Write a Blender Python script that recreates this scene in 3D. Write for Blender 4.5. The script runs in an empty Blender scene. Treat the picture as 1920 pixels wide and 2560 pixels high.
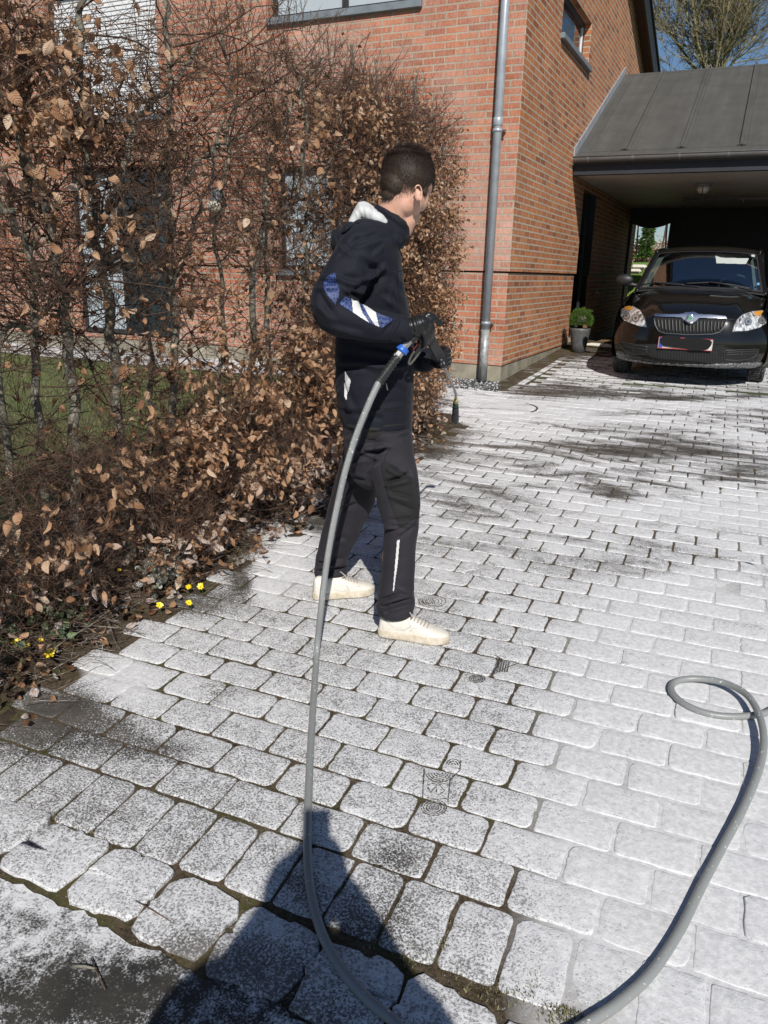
import bpy, bmesh, math, random
import numpy as np
from mathutils import Vector, Matrix
from mathutils.bvhtree import BVHTree
from mathutils import noise as mnoise
random.seed(7); rng = np.random.default_rng(7)
sc = bpy.context.scene
COL = sc.collection
# ---------------------------------------------------------------- camera calibration (measured from the photo's brick courses and pavers)
F, CX, CY = 1923.0, 960.0, 1280.0
def _n(v): return v / np.linalg.norm(v)
_Y = _n(np.array([928., -580., F])); _z = np.array([-143.7, 6146., F]); _Z = -_n(_z - (_z @ _Y) * _Y); _X = np.cross(_Y, _Z)
RM = np.array([_X, _Y, _Z])
GB = 0.0443                      # the drive rises towards the house
CAM = np.array([0., 0., 1.534])
def ray(x, y): return RM @ np.array([x - CX, y - CY, F])
def onx(x, y, v): d = ray(x, y); return CAM + d * (v / d[0])
def ony(x, y, v): d = ray(x, y); return CAM + d * (v / d[1])
def gnd(x, y, dz=0.0):
    d = ray(x, y); t = (dz - CAM[2]) / (d[2] - GB * d[1]); return CAM + t * d
def proj(p):
    c = RM.T @ (np.array(p, float) - CAM); return CX + F * c[0] / c[2], CY + F * c[1] / c[2]
def projN(P):
    c = (P - CAM) @ RM; return CX + F * c[:, 0] / c[:, 2], CY + F * c[:, 1] / c[:, 2], c[:, 2]
K = 1920 / 1659.0
def gz(x, y): return GB * min(max(y, -2.0), 12.0)
FH = np.array([RM[0, 2], RM[1, 2], 0]); FH = FH / np.linalg.norm(FH)     # horizontal viewing direction
RH = np.array([FH[1], -FH[0], 0])                                        # to the right of it
def PP(x, y, d):                 # a point seen at pixel x,y standing d metres away along the ground
    r = ray(x, y); return CAM + r * (d / (r @ FH))

cam = bpy.data.cameras.new('camera'); co = bpy.data.objects.new('camera', cam); COL.objects.link(co)
cam.sensor_fit = 'VERTICAL'; cam.sensor_height = 36; cam.lens = F / 2560 * 36; cam.clip_end = 800; cam.clip_start = 0.02
m = Matrix([[RM[0, 0], -RM[0, 1], -RM[0, 2], CAM[0]], [RM[1, 0], -RM[1, 1], -RM[1, 2], CAM[1]], [RM[2, 0], -RM[2, 1], -RM[2, 2], CAM[2]], [0, 0, 0, 1]])
co.matrix_world = m; sc.camera = co
w = bpy.data.worlds.new('World'); sc.world = w; w.use_nodes = True
nt = w.node_tree; sky = nt.nodes.new('ShaderNodeTexSky'); sky.sky_type = 'NISHITA'; sky.sun_disc = False
SUND = Vector((0.385, -0.678, 0.626)).normalized()
sky.sun_elevation = math.asin(SUND.z); sky.sun_rotation = math.atan2(SUND.x, SUND.y)
sky.air_density = 1.0; sky.dust_density = 0.3; sky.ozone_density = 5.0
nt.nodes['Background'].inputs[1].default_value = 0.070
nt.links.new(sky.outputs[0], nt.nodes['Background'].inputs[0])
sl = bpy.data.lights.new('sun', 'SUN'); sl.energy = 5.0; sl.angle = math.radians(0.55); sl.color = (1, 0.955, 0.89)
so = bpy.data.objects.new('sun', sl); COL.objects.link(so); so.rotation_euler = SUND.to_track_quat('Z', 'Y').to_euler()
sc.view_settings.view_transform = 'Standard'; sc.view_settings.look = 'None'; sc.view_settings.exposure = 0.0; sc.view_settings.gamma = 1
# ---------------------------------------------------------------- helpers
def tag(o, label=None, cat=None, group=None, kind=None):
    if label: o['label'] = label
    if cat: o['category'] = cat
    if group: o['group'] = group
    if kind: o['kind'] = kind
    return o
def empty(name, loc, label=None, cat=None, group=None, rz=0):
    o = bpy.data.objects.new(name, None); COL.objects.link(o); o.location = loc; o.rotation_euler = (0, 0, rz); o.empty_display_size = 0.1
    return tag(o, label, cat, group)
def link(name, me, mats, parent=None, smooth=False):
    o = bpy.data.objects.new(name, me); COL.objects.link(o)
    for mt in (mats if isinstance(mats, (list, tuple)) else [mats]): me.materials.append(mt)
    if smooth: me.polygons.foreach_set('use_smooth', [True] * len(me.polygons))
    if parent:
        o.parent = parent
        bpy.context.view_layer.update()
        o.matrix_parent_inverse = parent.matrix_world.inverted()
    return o
class MB:
    """collects shapes given in world coordinates, built as one mesh object"""
    def __init__(s): s.v = []; s.f = []; s.mi = []; s.uv = None
    def add(s, vs, fs, mi=0):
        n = len(s.v); s.v += [tuple(map(float, p)) for p in vs]
        for f in fs: s.f.append(tuple(n + i for i in f)); s.mi.append(mi)
        return s
    def box(s, c, h, M=None, mi=0, bev=0.0):
        c = np.array(c, float); h = np.array(h, float)
        if bev > 0:
            b = min(bev, min(h) * 0.95); pts = []
            for ax in range(3):
                for sx in (-1, 1):
                    for sy in (-1, 1):
                        for sz in (-1, 1):
                            q = np.array([sx, sy, sz]) * h; k = [0, 1, 2]; k.remove(ax)
                            for j in k: q[j] -= np.sign(q[j]) * b
                            pts.append(q)
            bm = bmesh.new(); [bm.verts.new(p) for p in pts]
            bmesh.ops.convex_hull(bm, input=bm.verts); bm.verts.index_update()
            vs = [np.array(v.co) for v in bm.verts]; fs = [[v.index for v in f.verts] for f in bm.faces]; bm.free()
        else:
            vs = [np.array([x, y, z]) * h for x in (-1, 1) for y in (-1, 1) for z in (-1, 1)]
            fs = [(0, 1, 3, 2), (4, 6, 7, 5), (0, 4, 5, 1), (2, 3, 7, 6), (0, 2, 6, 4), (1, 5, 7, 3)]
        if M is not None: vs = [np.array(M) @ q for q in vs]
        return s.add([c + q for q in vs], fs, mi)
    def span(s, a, b, mi=0, bev=0.0):
        a = np.array(a, float); b = np.array(b, float); return s.box((a + b) / 2, abs(b - a) / 2, None, mi, bev)
    def tube(s, pts, rad, n=8, mi=0, cap=True, flat=None, dome=False):
        P = [np.array(p, float) for p in pts]; R = [rad] * len(P) if np.isscalar(rad) else list(rad)
        if dome:
            d0 = _n(P[0] - P[1]); d1 = _n(P[-1] - P[-2])
            A = []; B = []
            for k in (0.98, 0.85, 0.55): A.append((P[0] + d0 * R[0] * k, R[0] * math.sqrt(1 - k * k))); B.append((P[-1] + d1 * R[-1] * k, R[-1] * math.sqrt(1 - k * k)))
            P = [a[0] for a in A] + P + [b[0] for b in B[::-1]]; R = [a[1] for a in A] + R + [b[1] for b in B[::-1]]
        vs = []; up = None
        for i, p in enumerate(P):
            t = _n(P[min(i + 1, len(P) - 1)] - P[max(i - 1, 0)])
            if up is None: up = np.array([0, 0, 1.]) if abs(t[2]) < 0.9 else np.array([1., 0, 0])
            a = _n(np.cross(t, up)); b = np.cross(a, t); up = b
            for k in range(n):
                an = 2 * math.pi * k / n; f2 = flat if flat else 1.0
                vs.append(p + R[i] * (math.cos(an) * a + math.sin(an) * b * f2))
        fs = [(i * n + k, i * n + (k + 1) % n, (i + 1) * n + (k + 1) % n, (i + 1) * n + k) for i in range(len(P) - 1) for k in range(n)]
        if cap: fs += [tuple(range(n))[::-1], tuple((len(P) - 1) * n + k for k in range(n))]
        return s.add(vs, fs, mi)
    def lathe(s, c, prof, n=24, M=None, mi=0):
        c = np.array(c, float); vs = []
        for r, z in prof:
            for k in range(n):
                a = 2 * math.pi * k / n; q = np.array([r * math.cos(a), r * math.sin(a), z])
                if M is not None: q = np.array(M) @ q
                vs.append(c + q)
        fs = [(i * n + k, i * n + (k + 1) % n, (i + 1) * n + (k + 1) % n, (i + 1) * n + k) for i in range(len(prof) - 1) for k in range(n)]
        if prof[0][0] > 1e-5: fs.append(tuple(range(n))[::-1])
        if prof[-1][0] > 1e-5: fs.append(tuple((len(prof) - 1) * n + k for k in range(n)))
        return s.add(vs, fs, mi)
    def ell(s, c, r, M=None, n=14, mi=0):
        prof = [(max(math.sin(t), 1e-4), -math.cos(t)) for t in [math.pi * i / n for i in range(n + 1)]]
        S = np.diag(np.array(r, float)); MM = S if M is None else np.array(M) @ S
        return s.lathe(c, prof, n * 2, MM, mi)
    def poly(s, pts, mi=0): return s.add(pts, [tuple(range(len(pts)))], mi)
    def prism(s, pts, off, mi=0):
        n = len(pts); off = np.array(off, float); A = [np.array(p, float) for p in pts]
        return s.add(A + [p + off for p in A], [tuple(range(n))[::-1], tuple(range(n, 2 * n))] + [(i, (i + 1) % n, n + (i + 1) % n, n + i) for i in range(n)], mi)
    def grid(s, G, mi=0, close=False):
        nu, nv = len(G), len(G[0]); vs = [G[i][j] for i in range(nu) for j in range(nv)]
        fs = [(i * nv + j, i * nv + (j + 1) % nv, (i + 1) * nv + (j + 1) % nv, (i + 1) * nv + j) for i in range(nu - 1) for j in range(nv if close else nv - 1)]
        return s.add(vs, fs, mi)
    def mesh(s, name='m'):
        me = bpy.data.meshes.new(name); me.from_pydata(s.v, [], s.f)
        if any(s.mi): me.polygons.foreach_set('material_index', s.mi)
        bm = bmesh.new(); bm.from_mesh(me); bmesh.ops.recalc_face_normals(bm, faces=bm.faces); bm.to_mesh(me); bm.free()
        return me
    def build(s, name, mats, parent=None, smooth=False, uvf=None):
        me = s.mesh(name)
        if uvf:
            uv = me.uv_layers.new(name='UVMap')
            for p in me.polygons:
                for li in p.loop_indices:
                    uv.data[li].uv = uvf(me.vertices[me.loops[li].vertex_index].co, p.normal)
        o = link(name, me, mats, parent, smooth)
        if smooth == 'auto':
            try:
                for e in me.edges: pass
                me.set_sharp_from_angle(angle=math.radians(35))
            except Exception: pass
        return o
def quickmesh(name, V, Fq, mats, parent=None, smooth=False):
    me = bpy.data.meshes.new(name); V = np.asarray(V, np.float32); Fq = np.asarray(Fq, np.int32); k = Fq.shape[1]
    me.vertices.add(len(V)); me.vertices.foreach_set('co', V.ravel())
    me.loops.add(Fq.size); me.loops.foreach_set('vertex_index', Fq.ravel())
    me.polygons.add(len(Fq)); me.polygons.foreach_set('loop_start', np.arange(0, Fq.size, k)); 
    me.update(calc_edges=True); me.validate()
    return link(name, me, mats, parent, smooth)
def setattr_f(me, name, vals):
    a = me.attributes.new(name, 'FLOAT', 'POINT'); a.data.foreach_set('value', np.asarray(vals, np.float32))
def remesh(mb, voxel, smooth=6, fac=0.5):
    me = mb.mesh('tmp'); o = bpy.data.objects.new('tmp', me); COL.objects.link(o)
    r = o.modifiers.new('r', 'REMESH'); r.mode = 'VOXEL'; r.voxel_size = voxel
    if smooth: s_ = o.modifiers.new('s', 'SMOOTH'); s_.factor = fac; s_.iterations = smooth
    dg = bpy.context.evaluated_depsgraph_get(); dg.update()
    out = bpy.data.meshes.new_from_object(o.evaluated_get(dg)); bpy.data.objects.remove(o); bpy.data.meshes.remove(me)
    return out
def arr(me):
    n = len(me.vertices); c = np.empty(n * 3, np.float32); me.vertices.foreach_get('co', c)
    nn = np.empty(n * 3, np.float32); me.vertices.foreach_get('normal', nn)
    return c.reshape(-1, 3).astype(float), nn.reshape(-1, 3).astype(float)
def setco(me, c): me.vertices.foreach_set('co', np.asarray(c, np.float32).ravel()); me.update()
def folds(me, F_, crumple=False):
    """push cloth folds into a mesh: every fold is a pixel line (source px), width px, amplitude metres"""
    c, n = arr(me); x, y, _ = projN(c); d = np.zeros(len(c))
    view = c - CAM; view /= np.linalg.norm(view, axis=1)[:, None]
    facing = np.clip(-(view * n).sum(1) * 1.6, 0, 1)
    for (ax, ay, bx, by, wd, am) in F_:
        L2 = (bx - ax) ** 2 + (by - ay) ** 2; t = np.clip(((x - ax) * (bx - ax) + (y - ay) * (by - ay)) / L2, 0, 1)
        px, py = ax + t * (bx - ax), ay + t * (by - ay); r2 = (x - px) ** 2 + (y - py) ** 2
        side = ((x - ax) * (by - ay) - (y - ay) * (bx - ax)) / math.sqrt(L2)
        e = np.exp(-r2 / (wd * wd)); taper = np.clip(1.4 - abs(t - 0.5) * 1.6, 0.3, 1)
        d += am * taper * (e * 1.0 - 0.55 * np.exp(-((side - 1.6 * wd) ** 2 + (r2 - np.minimum(r2, side ** 2))) / (wd * wd)))
    cr = np.array([(1 - abs(mnoise.noise((p[0] * 7 + 3, p[1] * 7, p[2] * 9)) * 2)) * .0032 + (1 - abs(mnoise.noise((p[0] * 15, p[1] * 15 + 9, p[2] * 19)) * 2)) * .0014 for p in c]) - .003 if crumple else 0
    c += n * (d * facing * 1.35 + cr)[:, None]; setco(me, c)
def bvh_of(o):
    me = o.data; return BVHTree.FromPolygons([v.co.copy() for v in me.vertices], [tuple(p.vertices) for p in me.polygons])
def inpoly(x, y, P):
    c = False; n = len(P); j = n - 1
    for i in range(n):
        if (P[i][1] > y) != (P[j][1] > y) and x < (P[j][0] - P[i][0]) * (y - P[i][1]) / (P[j][1] - P[i][1]) + P[i][0]: c = not c
        j = i
    return c
def decal(name, poly, bvh, mat, off=0.0015, parent=None, step=1.5):
    """a thin cloth patch laid on a surface: the outline is given where the photo shows it, each vertex is set on the surface"""
    xs = [p[0] for p in poly]; ys = [p[1] for p in poly]; x0, y0 = min(xs), min(ys)
    nx = int((max(xs) - x0) / step) + 2; ny = int((max(ys) - y0) / step) + 2; idx = {}; V = []; Fs = []
    def vert(i, j):
        if (i, j) in idx: return idx[i, j]
        x, y = x0 + i * step, y0 + j * step; r = Vector(ray(x, y)).normalized()
        h = bvh.ray_cast(Vector(CAM), r)
        k = None
        if h[0] is not None:
            k = len(V); nn = h[1]; 
            if nn.dot(r) > 0: nn = -nn
            V.append(h[0] + nn * off)
        idx[i, j] = k; return k
    for i in range(nx):
        for j in range(ny):
            if inpoly(x0 + (i + .5) * step, y0 + (j + .5) * step, poly):
                q = [vert(i, j), vert(i, j + 1), vert(i + 1, j + 1), vert(i + 1, j)]
                if None not in q and max((V[q[a]] - V[q[(a + 1) % 4]]).length for a in range(4)) < 0.02: Fs.append(q)
    if not Fs: return None
    par = list(range(len(V)))                     # keep the largest connected piece only
    def fnd(a):
        while par[a] != a: par[a] = par[par[a]]; a = par[a]
        return a
    for q in Fs:
        for b in q[1:]: par[fnd(b)] = fnd(q[0])
    cnt = {}
    for q in Fs: cnt[fnd(q[0])] = cnt.get(fnd(q[0]), 0) + 1
    best = max(cnt, key=cnt.get); Fs = [q for q in Fs if fnd(q[0]) == best]
    used = sorted({i for q in Fs for i in q}); mp = {o_: n_ for n_, o_ in enumerate(used)}
    return quickmesh(name, [tuple(V[i]) for i in used], [[mp[i] for i in q] for q in Fs], mat, parent, True)
def seam(name, pts, bvh, mat, rad=0.001, off=0.0, parent=None):
    P = []
    for (a, b) in zip(pts[:-1], pts[1:]):
        k = max(2, int(math.hypot(b[0] - a[0], b[1] - a[1]) / 5))
        for i in range(k + (1 if b is pts[-1] else 0)):
            x = a[0] + (b[0] - a[0]) * i / k; y = a[1] + (b[1] - a[1]) * i / k; r = Vector(ray(x, y)).normalized(); h = bvh.ray_cast(Vector(CAM), r)
            if h[0] is not None: P.append(np.array(h[0] - r * off))
    if len(P) > 2: return MB().tube(P, rad, 5).build(name, mat, parent, True)
# ---------------------------------------------------------------- materials
class NT:
    def __init__(s, name):
        s.m = bpy.data.materials.new(name); s.m.use_nodes = True; s.t = s.m.node_tree; s.b = s.t.nodes['Principled BSDF']
    def n(s, t, **kw):
        nd = s.t.nodes.new('ShaderNode' + t)
        for k, v in kw.items():
            if k.startswith('_'): setattr(nd, k[1:], v)
            else:
                key = int(k[1:]) if k[0] == 'i' and k[1:].isdigit() else k.replace('__', ' ')
                inp = nd.inputs[key]
                if isinstance(v, bpy.types.NodeSocket): s.t.links.new(v, inp)
                else: inp.default_value = v
        return nd
    def set(s, key, v):
        if isinstance(v, bpy.types.NodeSocket): s.t.links.new(v, s.b.inputs[key])
        else: s.b.inputs[key].default_value = v
    def co(s): return s.n('TexCoord').outputs['Object']
    def noise(s, scale, detail=4, rough=0.6, vec=None, dist=0): return s.n('TexNoise', Scale=scale, Detail=detail, Roughness=rough, Distortion=dist, Vector=vec or s.co()).outputs['Fac']
    def ramp(s, fac, stops, interp='LINEAR'):
        r = s.n('ValToRGB', Fac=fac); e = r.color_ramp.elements; r.color_ramp.interpolation = interp
        while len(e) < len(stops): e.new(0.5)
        for el, (p, c) in zip(e, stops): el.position = p; el.color = (c, c, c, 1) if np.isscalar(c) else tuple(c) + (1,)
        return r.outputs['Color']
    def mix(s, f, a, b, mode='MIX'):
        n = s.n('Mix', _data_type='RGBA', _blend_type=mode)
        for i, v in ((0, f), (6, a), (7, b)):
            if isinstance(v, bpy.types.NodeSocket): s.t.links.new(v, n.inputs[i])
            else: n.inputs[i].default_value = v if i == 0 else (tuple(v) + (1,) if len(v) == 3 else v)
        return n.outputs[2]
    def math(s, op, a, b=0.0, c=0.0, clamp=False): return s.n('Math', _operation=op, _use_clamp=clamp, i0=a, i1=b, i2=c).outputs[0]
    def bump(s, h, st=0.3, d=0.01, nrm=None):
        n = s.n('Bump', Strength=st, Distance=d, Height=h)
        if nrm is not None: s.t.links.new(nrm, n.inputs['Normal'])
        s.t.links.new(n.outputs[0], s.b.inputs['Normal']); return n.outputs[0]
def simple(name, col, rough=0.6, var=0.15, scale=20, bump=0.1, bs=60, metal=0, spec=None, bd=0.002, **kw):
    N = NT(name); c = np.array(col)
    f = N.noise(scale, 5); N.set('Base Color', N.ramp(f, [(0.3, tuple(c * (1 - var))), (0.7, tuple(np.minimum(c * (1 + var), 1)))]))
    N.set('Roughness', rough); N.set('Metallic', metal)
    if spec is not None: N.set('Specular IOR Level', spec)
    if bump: N.bump(N.noise(bs, 5), bump, bd)
    for k, v in kw.items(): N.set(k.replace('__', ' '), v)
    return N.m
def brick_mat(name, cols, eff, mort=(0.50, 0.44, 0.35)):
    N = NT(name); uv = N.n('UVMap').outputs[0]
    wob = N.n('TexNoise', Scale=9.0, Detail=3.0, Vector=uv).outputs['Color']
    vec = N.n('VectorMath', _operation='MULTIPLY_ADD', i0=wob, i1=(0.005, 0.005, 0), i2=uv).outputs[0]
    def br(c1, c2, mo, ms=0.0088, bias=0.0):
        return N.n('TexBrick', _offset=0.5, _squash=1.0, Vector=vec, Color1=c1, Color2=c2, Mortar=mo, Scale=1.0, Mortar__Size=ms, Mortar__Smooth=0.12, Bias=bias, Brick__Width=0.24, Row__Height=0.06667)
    rnd = br((0, 0, 0, 1), (1, 1, 1, 1), (0.5, 0.5, 0.5, 1)); col = N.ramp(rnd.outputs['Color'], [(i / (len(cols) - 1), c) for i, c in enumerate(cols)])
    grain = N.n('TexNoise', Scale=45.0, Detail=6.0, Roughness=0.7, Vector=uv).outputs['Fac']
    col = N.mix(0.55, col, N.ramp(grain, [(0.25, 0.30), (0.75, 0.85)]), 'OVERLAY')
    big = N.n('TexNoise', Scale=0.9, Detail=3.0, Vector=uv).outputs['Fac']
    sv = N.n('VectorMath', _operation='MULTIPLY', i0=uv, i1=(60, 11, 1)).outputs[0]
    st = N.n('TexNoise', Scale=1.0, Detail=5.0, Roughness=0.7, Vector=sv).outputs['Fac']
    white = N.math('MULTIPLY', N.ramp(N.math('ADD', N.math('MULTIPLY', st, 0.5), N.math('MULTIPLY', big, 0.5)), [(0.42, 0), (0.68, 1)]), eff)
    col = N.mix(white, col, (0.62, 0.50, 0.45))
    mg = N.ramp(grain, [(0.3, tuple(np.array(mort) * 0.75)), (0.7, tuple(np.array(mort) * 1.2))])
    col = N.mix(rnd.outputs['Fac'], col, mg); N.set('Base Color', col); N.set('Roughness', 0.9); N.set('Specular IOR Level', 0.25)
    stn = N.n('TexNoise', Scale=1.7, Detail=6.0, Roughness=0.7, Vector=uv).outputs['Fac']; N.set('Base Color', N.mix(0.5, col, N.ramp(stn, [(0.3, 0.32), (0.7, 0.66)]), 'OVERLAY'))
    h = N.math('ADD', N.math('MULTIPLY', N.math('SUBTRACT', 1.0, rnd.outputs['Fac']), 1.0), N.math('MULTIPLY', grain, 0.45)); N.bump(h, 0.75, 0.006)
    return N.m
M = {}
M['brick_front'] = brick_mat('front_brick', [(0.26, 0.082, 0.04), (0.36, 0.125, 0.062), (0.41, 0.155, 0.088), (0.31, 0.095, 0.05), (0.43, 0.165, 0.08)], 0.55, (0.38, 0.32, 0.25))
M['brick_side'] = brick_mat('side_brick', [(0.22, 0.078, 0.036), (0.37, 0.138, 0.052), (0.43, 0.162, 0.058), (0.31, 0.11, 0.048), (0.45, 0.18, 0.07)], 0.10, (0.44, 0.37, 0.28))
M['plinth'] = simple('plinth_concrete', (0.26, 0.235, 0.18), 0.9, 0.35, 6, 0.5, 60)
M['black_trim'] = simple('black_trim', (0.018, 0.018, 0.02), 0.5, 0.2, 8, 0.05)
M['dark_frame'] = simple('dark_window_frame', (0.03, 0.032, 0.035), 0.45, 0.1, 8, 0)
M['zinc'] = simple('zinc', (0.36, 0.39, 0.42), 0.40, 0.18, 7, 0.05, 30, metal=0.25)
M['zinc_sill'] = simple('zinc_sill', (0.22, 0.25, 0.27), 0.5, 0.15, 9, 0.03, 30, metal=0.3)
M['glass_dark'] = simple('window_glass_dark', (0.02, 0.03, 0.035), 0.04, 0.1, 3, 0, spec=0.9)
M['glass_grey'] = simple('painted_reflection_glass', (0.42, 0.47, 0.50), 0.16, 0.06, 2, 0)  # pale grey stands in for the reflection on the glass, painted into its colour
M['white_paint'] = simple('white_paint', (0.72, 0.73, 0.74), 0.5, 0.05, 9, 0.03)
M['steel'] = simple('steel', (0.45, 0.43, 0.41), 0.35, 0.2, 60, 0.1, 200, metal=0.9)
M['rubber'] = simple('black_rubber', (0.022, 0.022, 0.023), 0.45, 0.25, 30, 0.1, 80)
M['plastic_black'] = simple('black_plastic', (0.028, 0.028, 0.03), 0.5, 0.3, 25, 0.1, 120)
# ================================================================ GROUND
BL = [  # foam cover seen on the paving: centre and radii (photo), cover 0 bare .. 1 thick
 (1500,1900,330,560,1.0),(1250,2150,150,160,.8),(1640,1500,260,260,1.0),(1480,1330,200,120,.85),(1350,1700,60,160,.8),(1620,1240,90,120,.8),
 (1450,870,260,16,1.0),(1150,880,150,22,1.0),(1040,860,60,30,.9),(1250,905,200,10,.95),(1640,955,120,16,.9),(1500,1100,260,28,.95),(1620,1120,130,30,.95),
 (1300,960,160,16,.35),(1450,975,240,22,.22),(1200,845,110,14,.25),(1330,850,120,7,.2),(1620,1010,110,26,.35),(1480,860,160,7,.15),(1240,1175,40,16,.25),(1330,1060,60,20,.35),(1120,935,60,14,.8),
 (590,1200,70,75,1.0),(560,1270,40,30,1.0),(250,1480,75,60,1.0),(690,1080,25,25,.8),(1340,1190,260,40,.62),
 (130,1550,120,60,.08),(60,1600,90,60,.15),(400,1300,110,28,.2),(60,1985,170,40,.46),(250,2150,300,90,.12),(300,1740,380,120,.56),(420,2060,60,40,.3),(600,2190,300,60,.42),(520,1240,30,60,.15),(230,1590,80,40,.35),(330,1620,80,26,.35),(940,950,60,34,.05),(700,1130,50,24,.12),
 (560,2080,120,60,.38),(800,2000,110,70,.36),(860,1850,70,40,.40),(330,2120,160,40,.30),(650,1930,50,50,.45),(470,1500,30,30,.5),(1100,1250,200,60,.66),
 (300,700,700,120,.5),(560,790,140,16,.95),(1330,740,60,18,.0),(1240,765,50,14,.15)]
def foamv(P):
    P = np.asarray(P, float); x, y, dz = projN(P); x = x / K; y = y / K
    f = np.full(len(P), .64)
    for (a, b, rx, ry, v) in BL:
        wt = np.exp(-(np.abs((x - a) / rx) ** 2.6 + np.abs((y - b) / ry) ** 2.6)); f = f + (v - f) * wt
    f = np.where((dz < .2), .6, f); f = np.where(P[:, 1] > 10.9, 0.0, f)
    return f
def foam_mat(name, dark, dark2, joint=False, fine=165.0, w3=(.76, .16, .08)):
    N = NT(name); fo = N.n('Attribute', _attribute_name='foam').outputs['Fac']; fo0 = fo
    sv = N.n('Mapping', Vector=N.co(), Scale=(1.1, 3.6, 1), Rotation=(0, 0, .12)).outputs[0]
    s1n = N.n('TexNoise', Scale=1.0, Detail=7.0, Roughness=.62, Distortion=1.6, Vector=sv).outputs['Fac']
    yy_ = N.n('SeparateXYZ', Vector=N.co()).outputs[1]; amp = N.n('MapRange', Value=yy_, From__Min=2.4, From__Max=5.2, To__Min=.35, To__Max=2.6).outputs[0]
    fo = N.math('ADD', fo, N.math('MULTIPLY', N.math('SUBTRACT', s1n, .5), amp))
    fo = N.math('MINIMUM', fo, N.math('MULTIPLY_ADD', fo0, 3.0, .10)); fo = N.math('MAXIMUM', fo, 0.0); fo = N.math('MINIMUM', fo, 1.0)
    a = N.noise(fine, 6, 0.75); b = N.noise(26, 5, 0.65); c = N.noise(3.2, 3, 0.5)
    n = N.math('ADD', N.math('ADD', N.math('MULTIPLY', a, w3[0]), N.math('MULTIPLY', b, w3[1])), N.math('MULTIPLY', c, w3[2]))
    thr = N.math('MULTIPLY_ADD', fo, -0.42 if joint else -0.30, 0.925 if joint else 0.652)
    mk = N.math('MULTIPLY_ADD', N.math('SUBTRACT', n, thr), 11.0, 0.5, clamp=True)
    thick = N.math('SUBTRACT', N.math('MULTIPLY_ADD', fo, 6.0, -4.15, clamp=True), N.ramp(N.noise(4.5, 6, .65, dist=1.2), [(.46, 0), (.62, .85)]), clamp=True)
    if joint: thick = N.math('MULTIPLY_ADD', fo0, 8.0, -5.7, clamp=True)
    mk = N.math('MAXIMUM', mk, N.math('MULTIPLY', thick, 0.93))
    if not joint: mk = N.math('MAXIMUM', mk, N.math('MULTIPLY_ADD', fo, .95, -.42, clamp=True))
    if joint: mk = N.math('MAXIMUM', mk, N.math('MULTIPLY', N.ramp(N.noise(150, 3), [(.62, 0), (.68, .5)]), N.ramp(N.noise(9, 3), [(.50, 0), (.6, 1)])))
    vor = N.n('TexVoronoi', Scale=75.0, Vector=N.co(), Randomness=1.0).outputs['Distance']
    pits = N.math('MULTIPLY', N.ramp(vor, [(0.0, 1), (0.11, 1), (0.17, 0)]), N.ramp(N.noise(14, 2), [(0.5, 0), (0.62, 1)]))
    dk = N.mix(N.ramp(N.noise(7, 5), [(0.35, 0), (0.65, 1)]), dark, dark2)
    white = N.ramp(N.noise(60, 5), [(0.3, (0.52, 0.525, 0.53)), (0.65, (0.71, 0.71, 0.715))])
    if joint:
        dk = N.mix(N.ramp(N.noise(90, 6, .8), [(.42, 0), (.62, .8)]), dk, (.13, .10, .068)); dk = N.mix(N.math('MULTIPLY', N.ramp(N.noise(3.3, 5), [(.50, 0), (.60, .8)]), N.ramp(N.noise(120, 5, .8), [(.4, .2), (.6, 1)])), dk, (.060, .066, .018))
    col = N.mix(mk, dk, white); col = N.mix(N.math('MULTIPLY', pits, 0.45), col, (0.30, 0.31, 0.32))
    N.set('Base Color', col); N.set('Roughness', .95 if joint else N.math('MULTIPLY_ADD', mk, 0.25, 0.42)); N.set('Specular IOR Level', 0.1 if joint else 0.35)
    h = N.math('ADD', N.math('MULTIPLY', mk, 0.6), N.math('MULTIPLY', a, 0.9)); h = N.math('SUBTRACT', h, N.math('MULTIPLY', pits, 0.7))
    b1 = N.bump(h, 0.5 if joint else 0.55, 0.003 if joint else 0.0025); N.bump(N.noise(38, 4), 0.35, 0.006, b1)
    return N.m
M['paver'] = foam_mat('foam_on_pavers', (0.050, 0.047, 0.042), (0.11, 0.10, 0.088))
M['sett'] = foam_mat('foam_on_granite', (0.10, 0.095, 0.085), (0.16, 0.15, 0.14), fine=150)
M['joint'] = foam_mat('mossy_joint_soil', (0.020, 0.015, 0.010), (0.075, 0.056, 0.034), True, 170)
M['asphalt'] = foam_mat('foam_on_asphalt', (0.030, 0.030, 0.028), (0.05, 0.047, 0.04), fine=170, w3=(.50, .34, .16))
U = np.array([.21299, .0047, .0003]); Vv = np.array([.0038, -.14222, -.0063]); O = np.array([-1.1073, 2.542, 0])
def duv(u, v): p = O + U * u + Vv * v; return p[0], p[1]
PV, PF, nbase = [], [], 0
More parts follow.
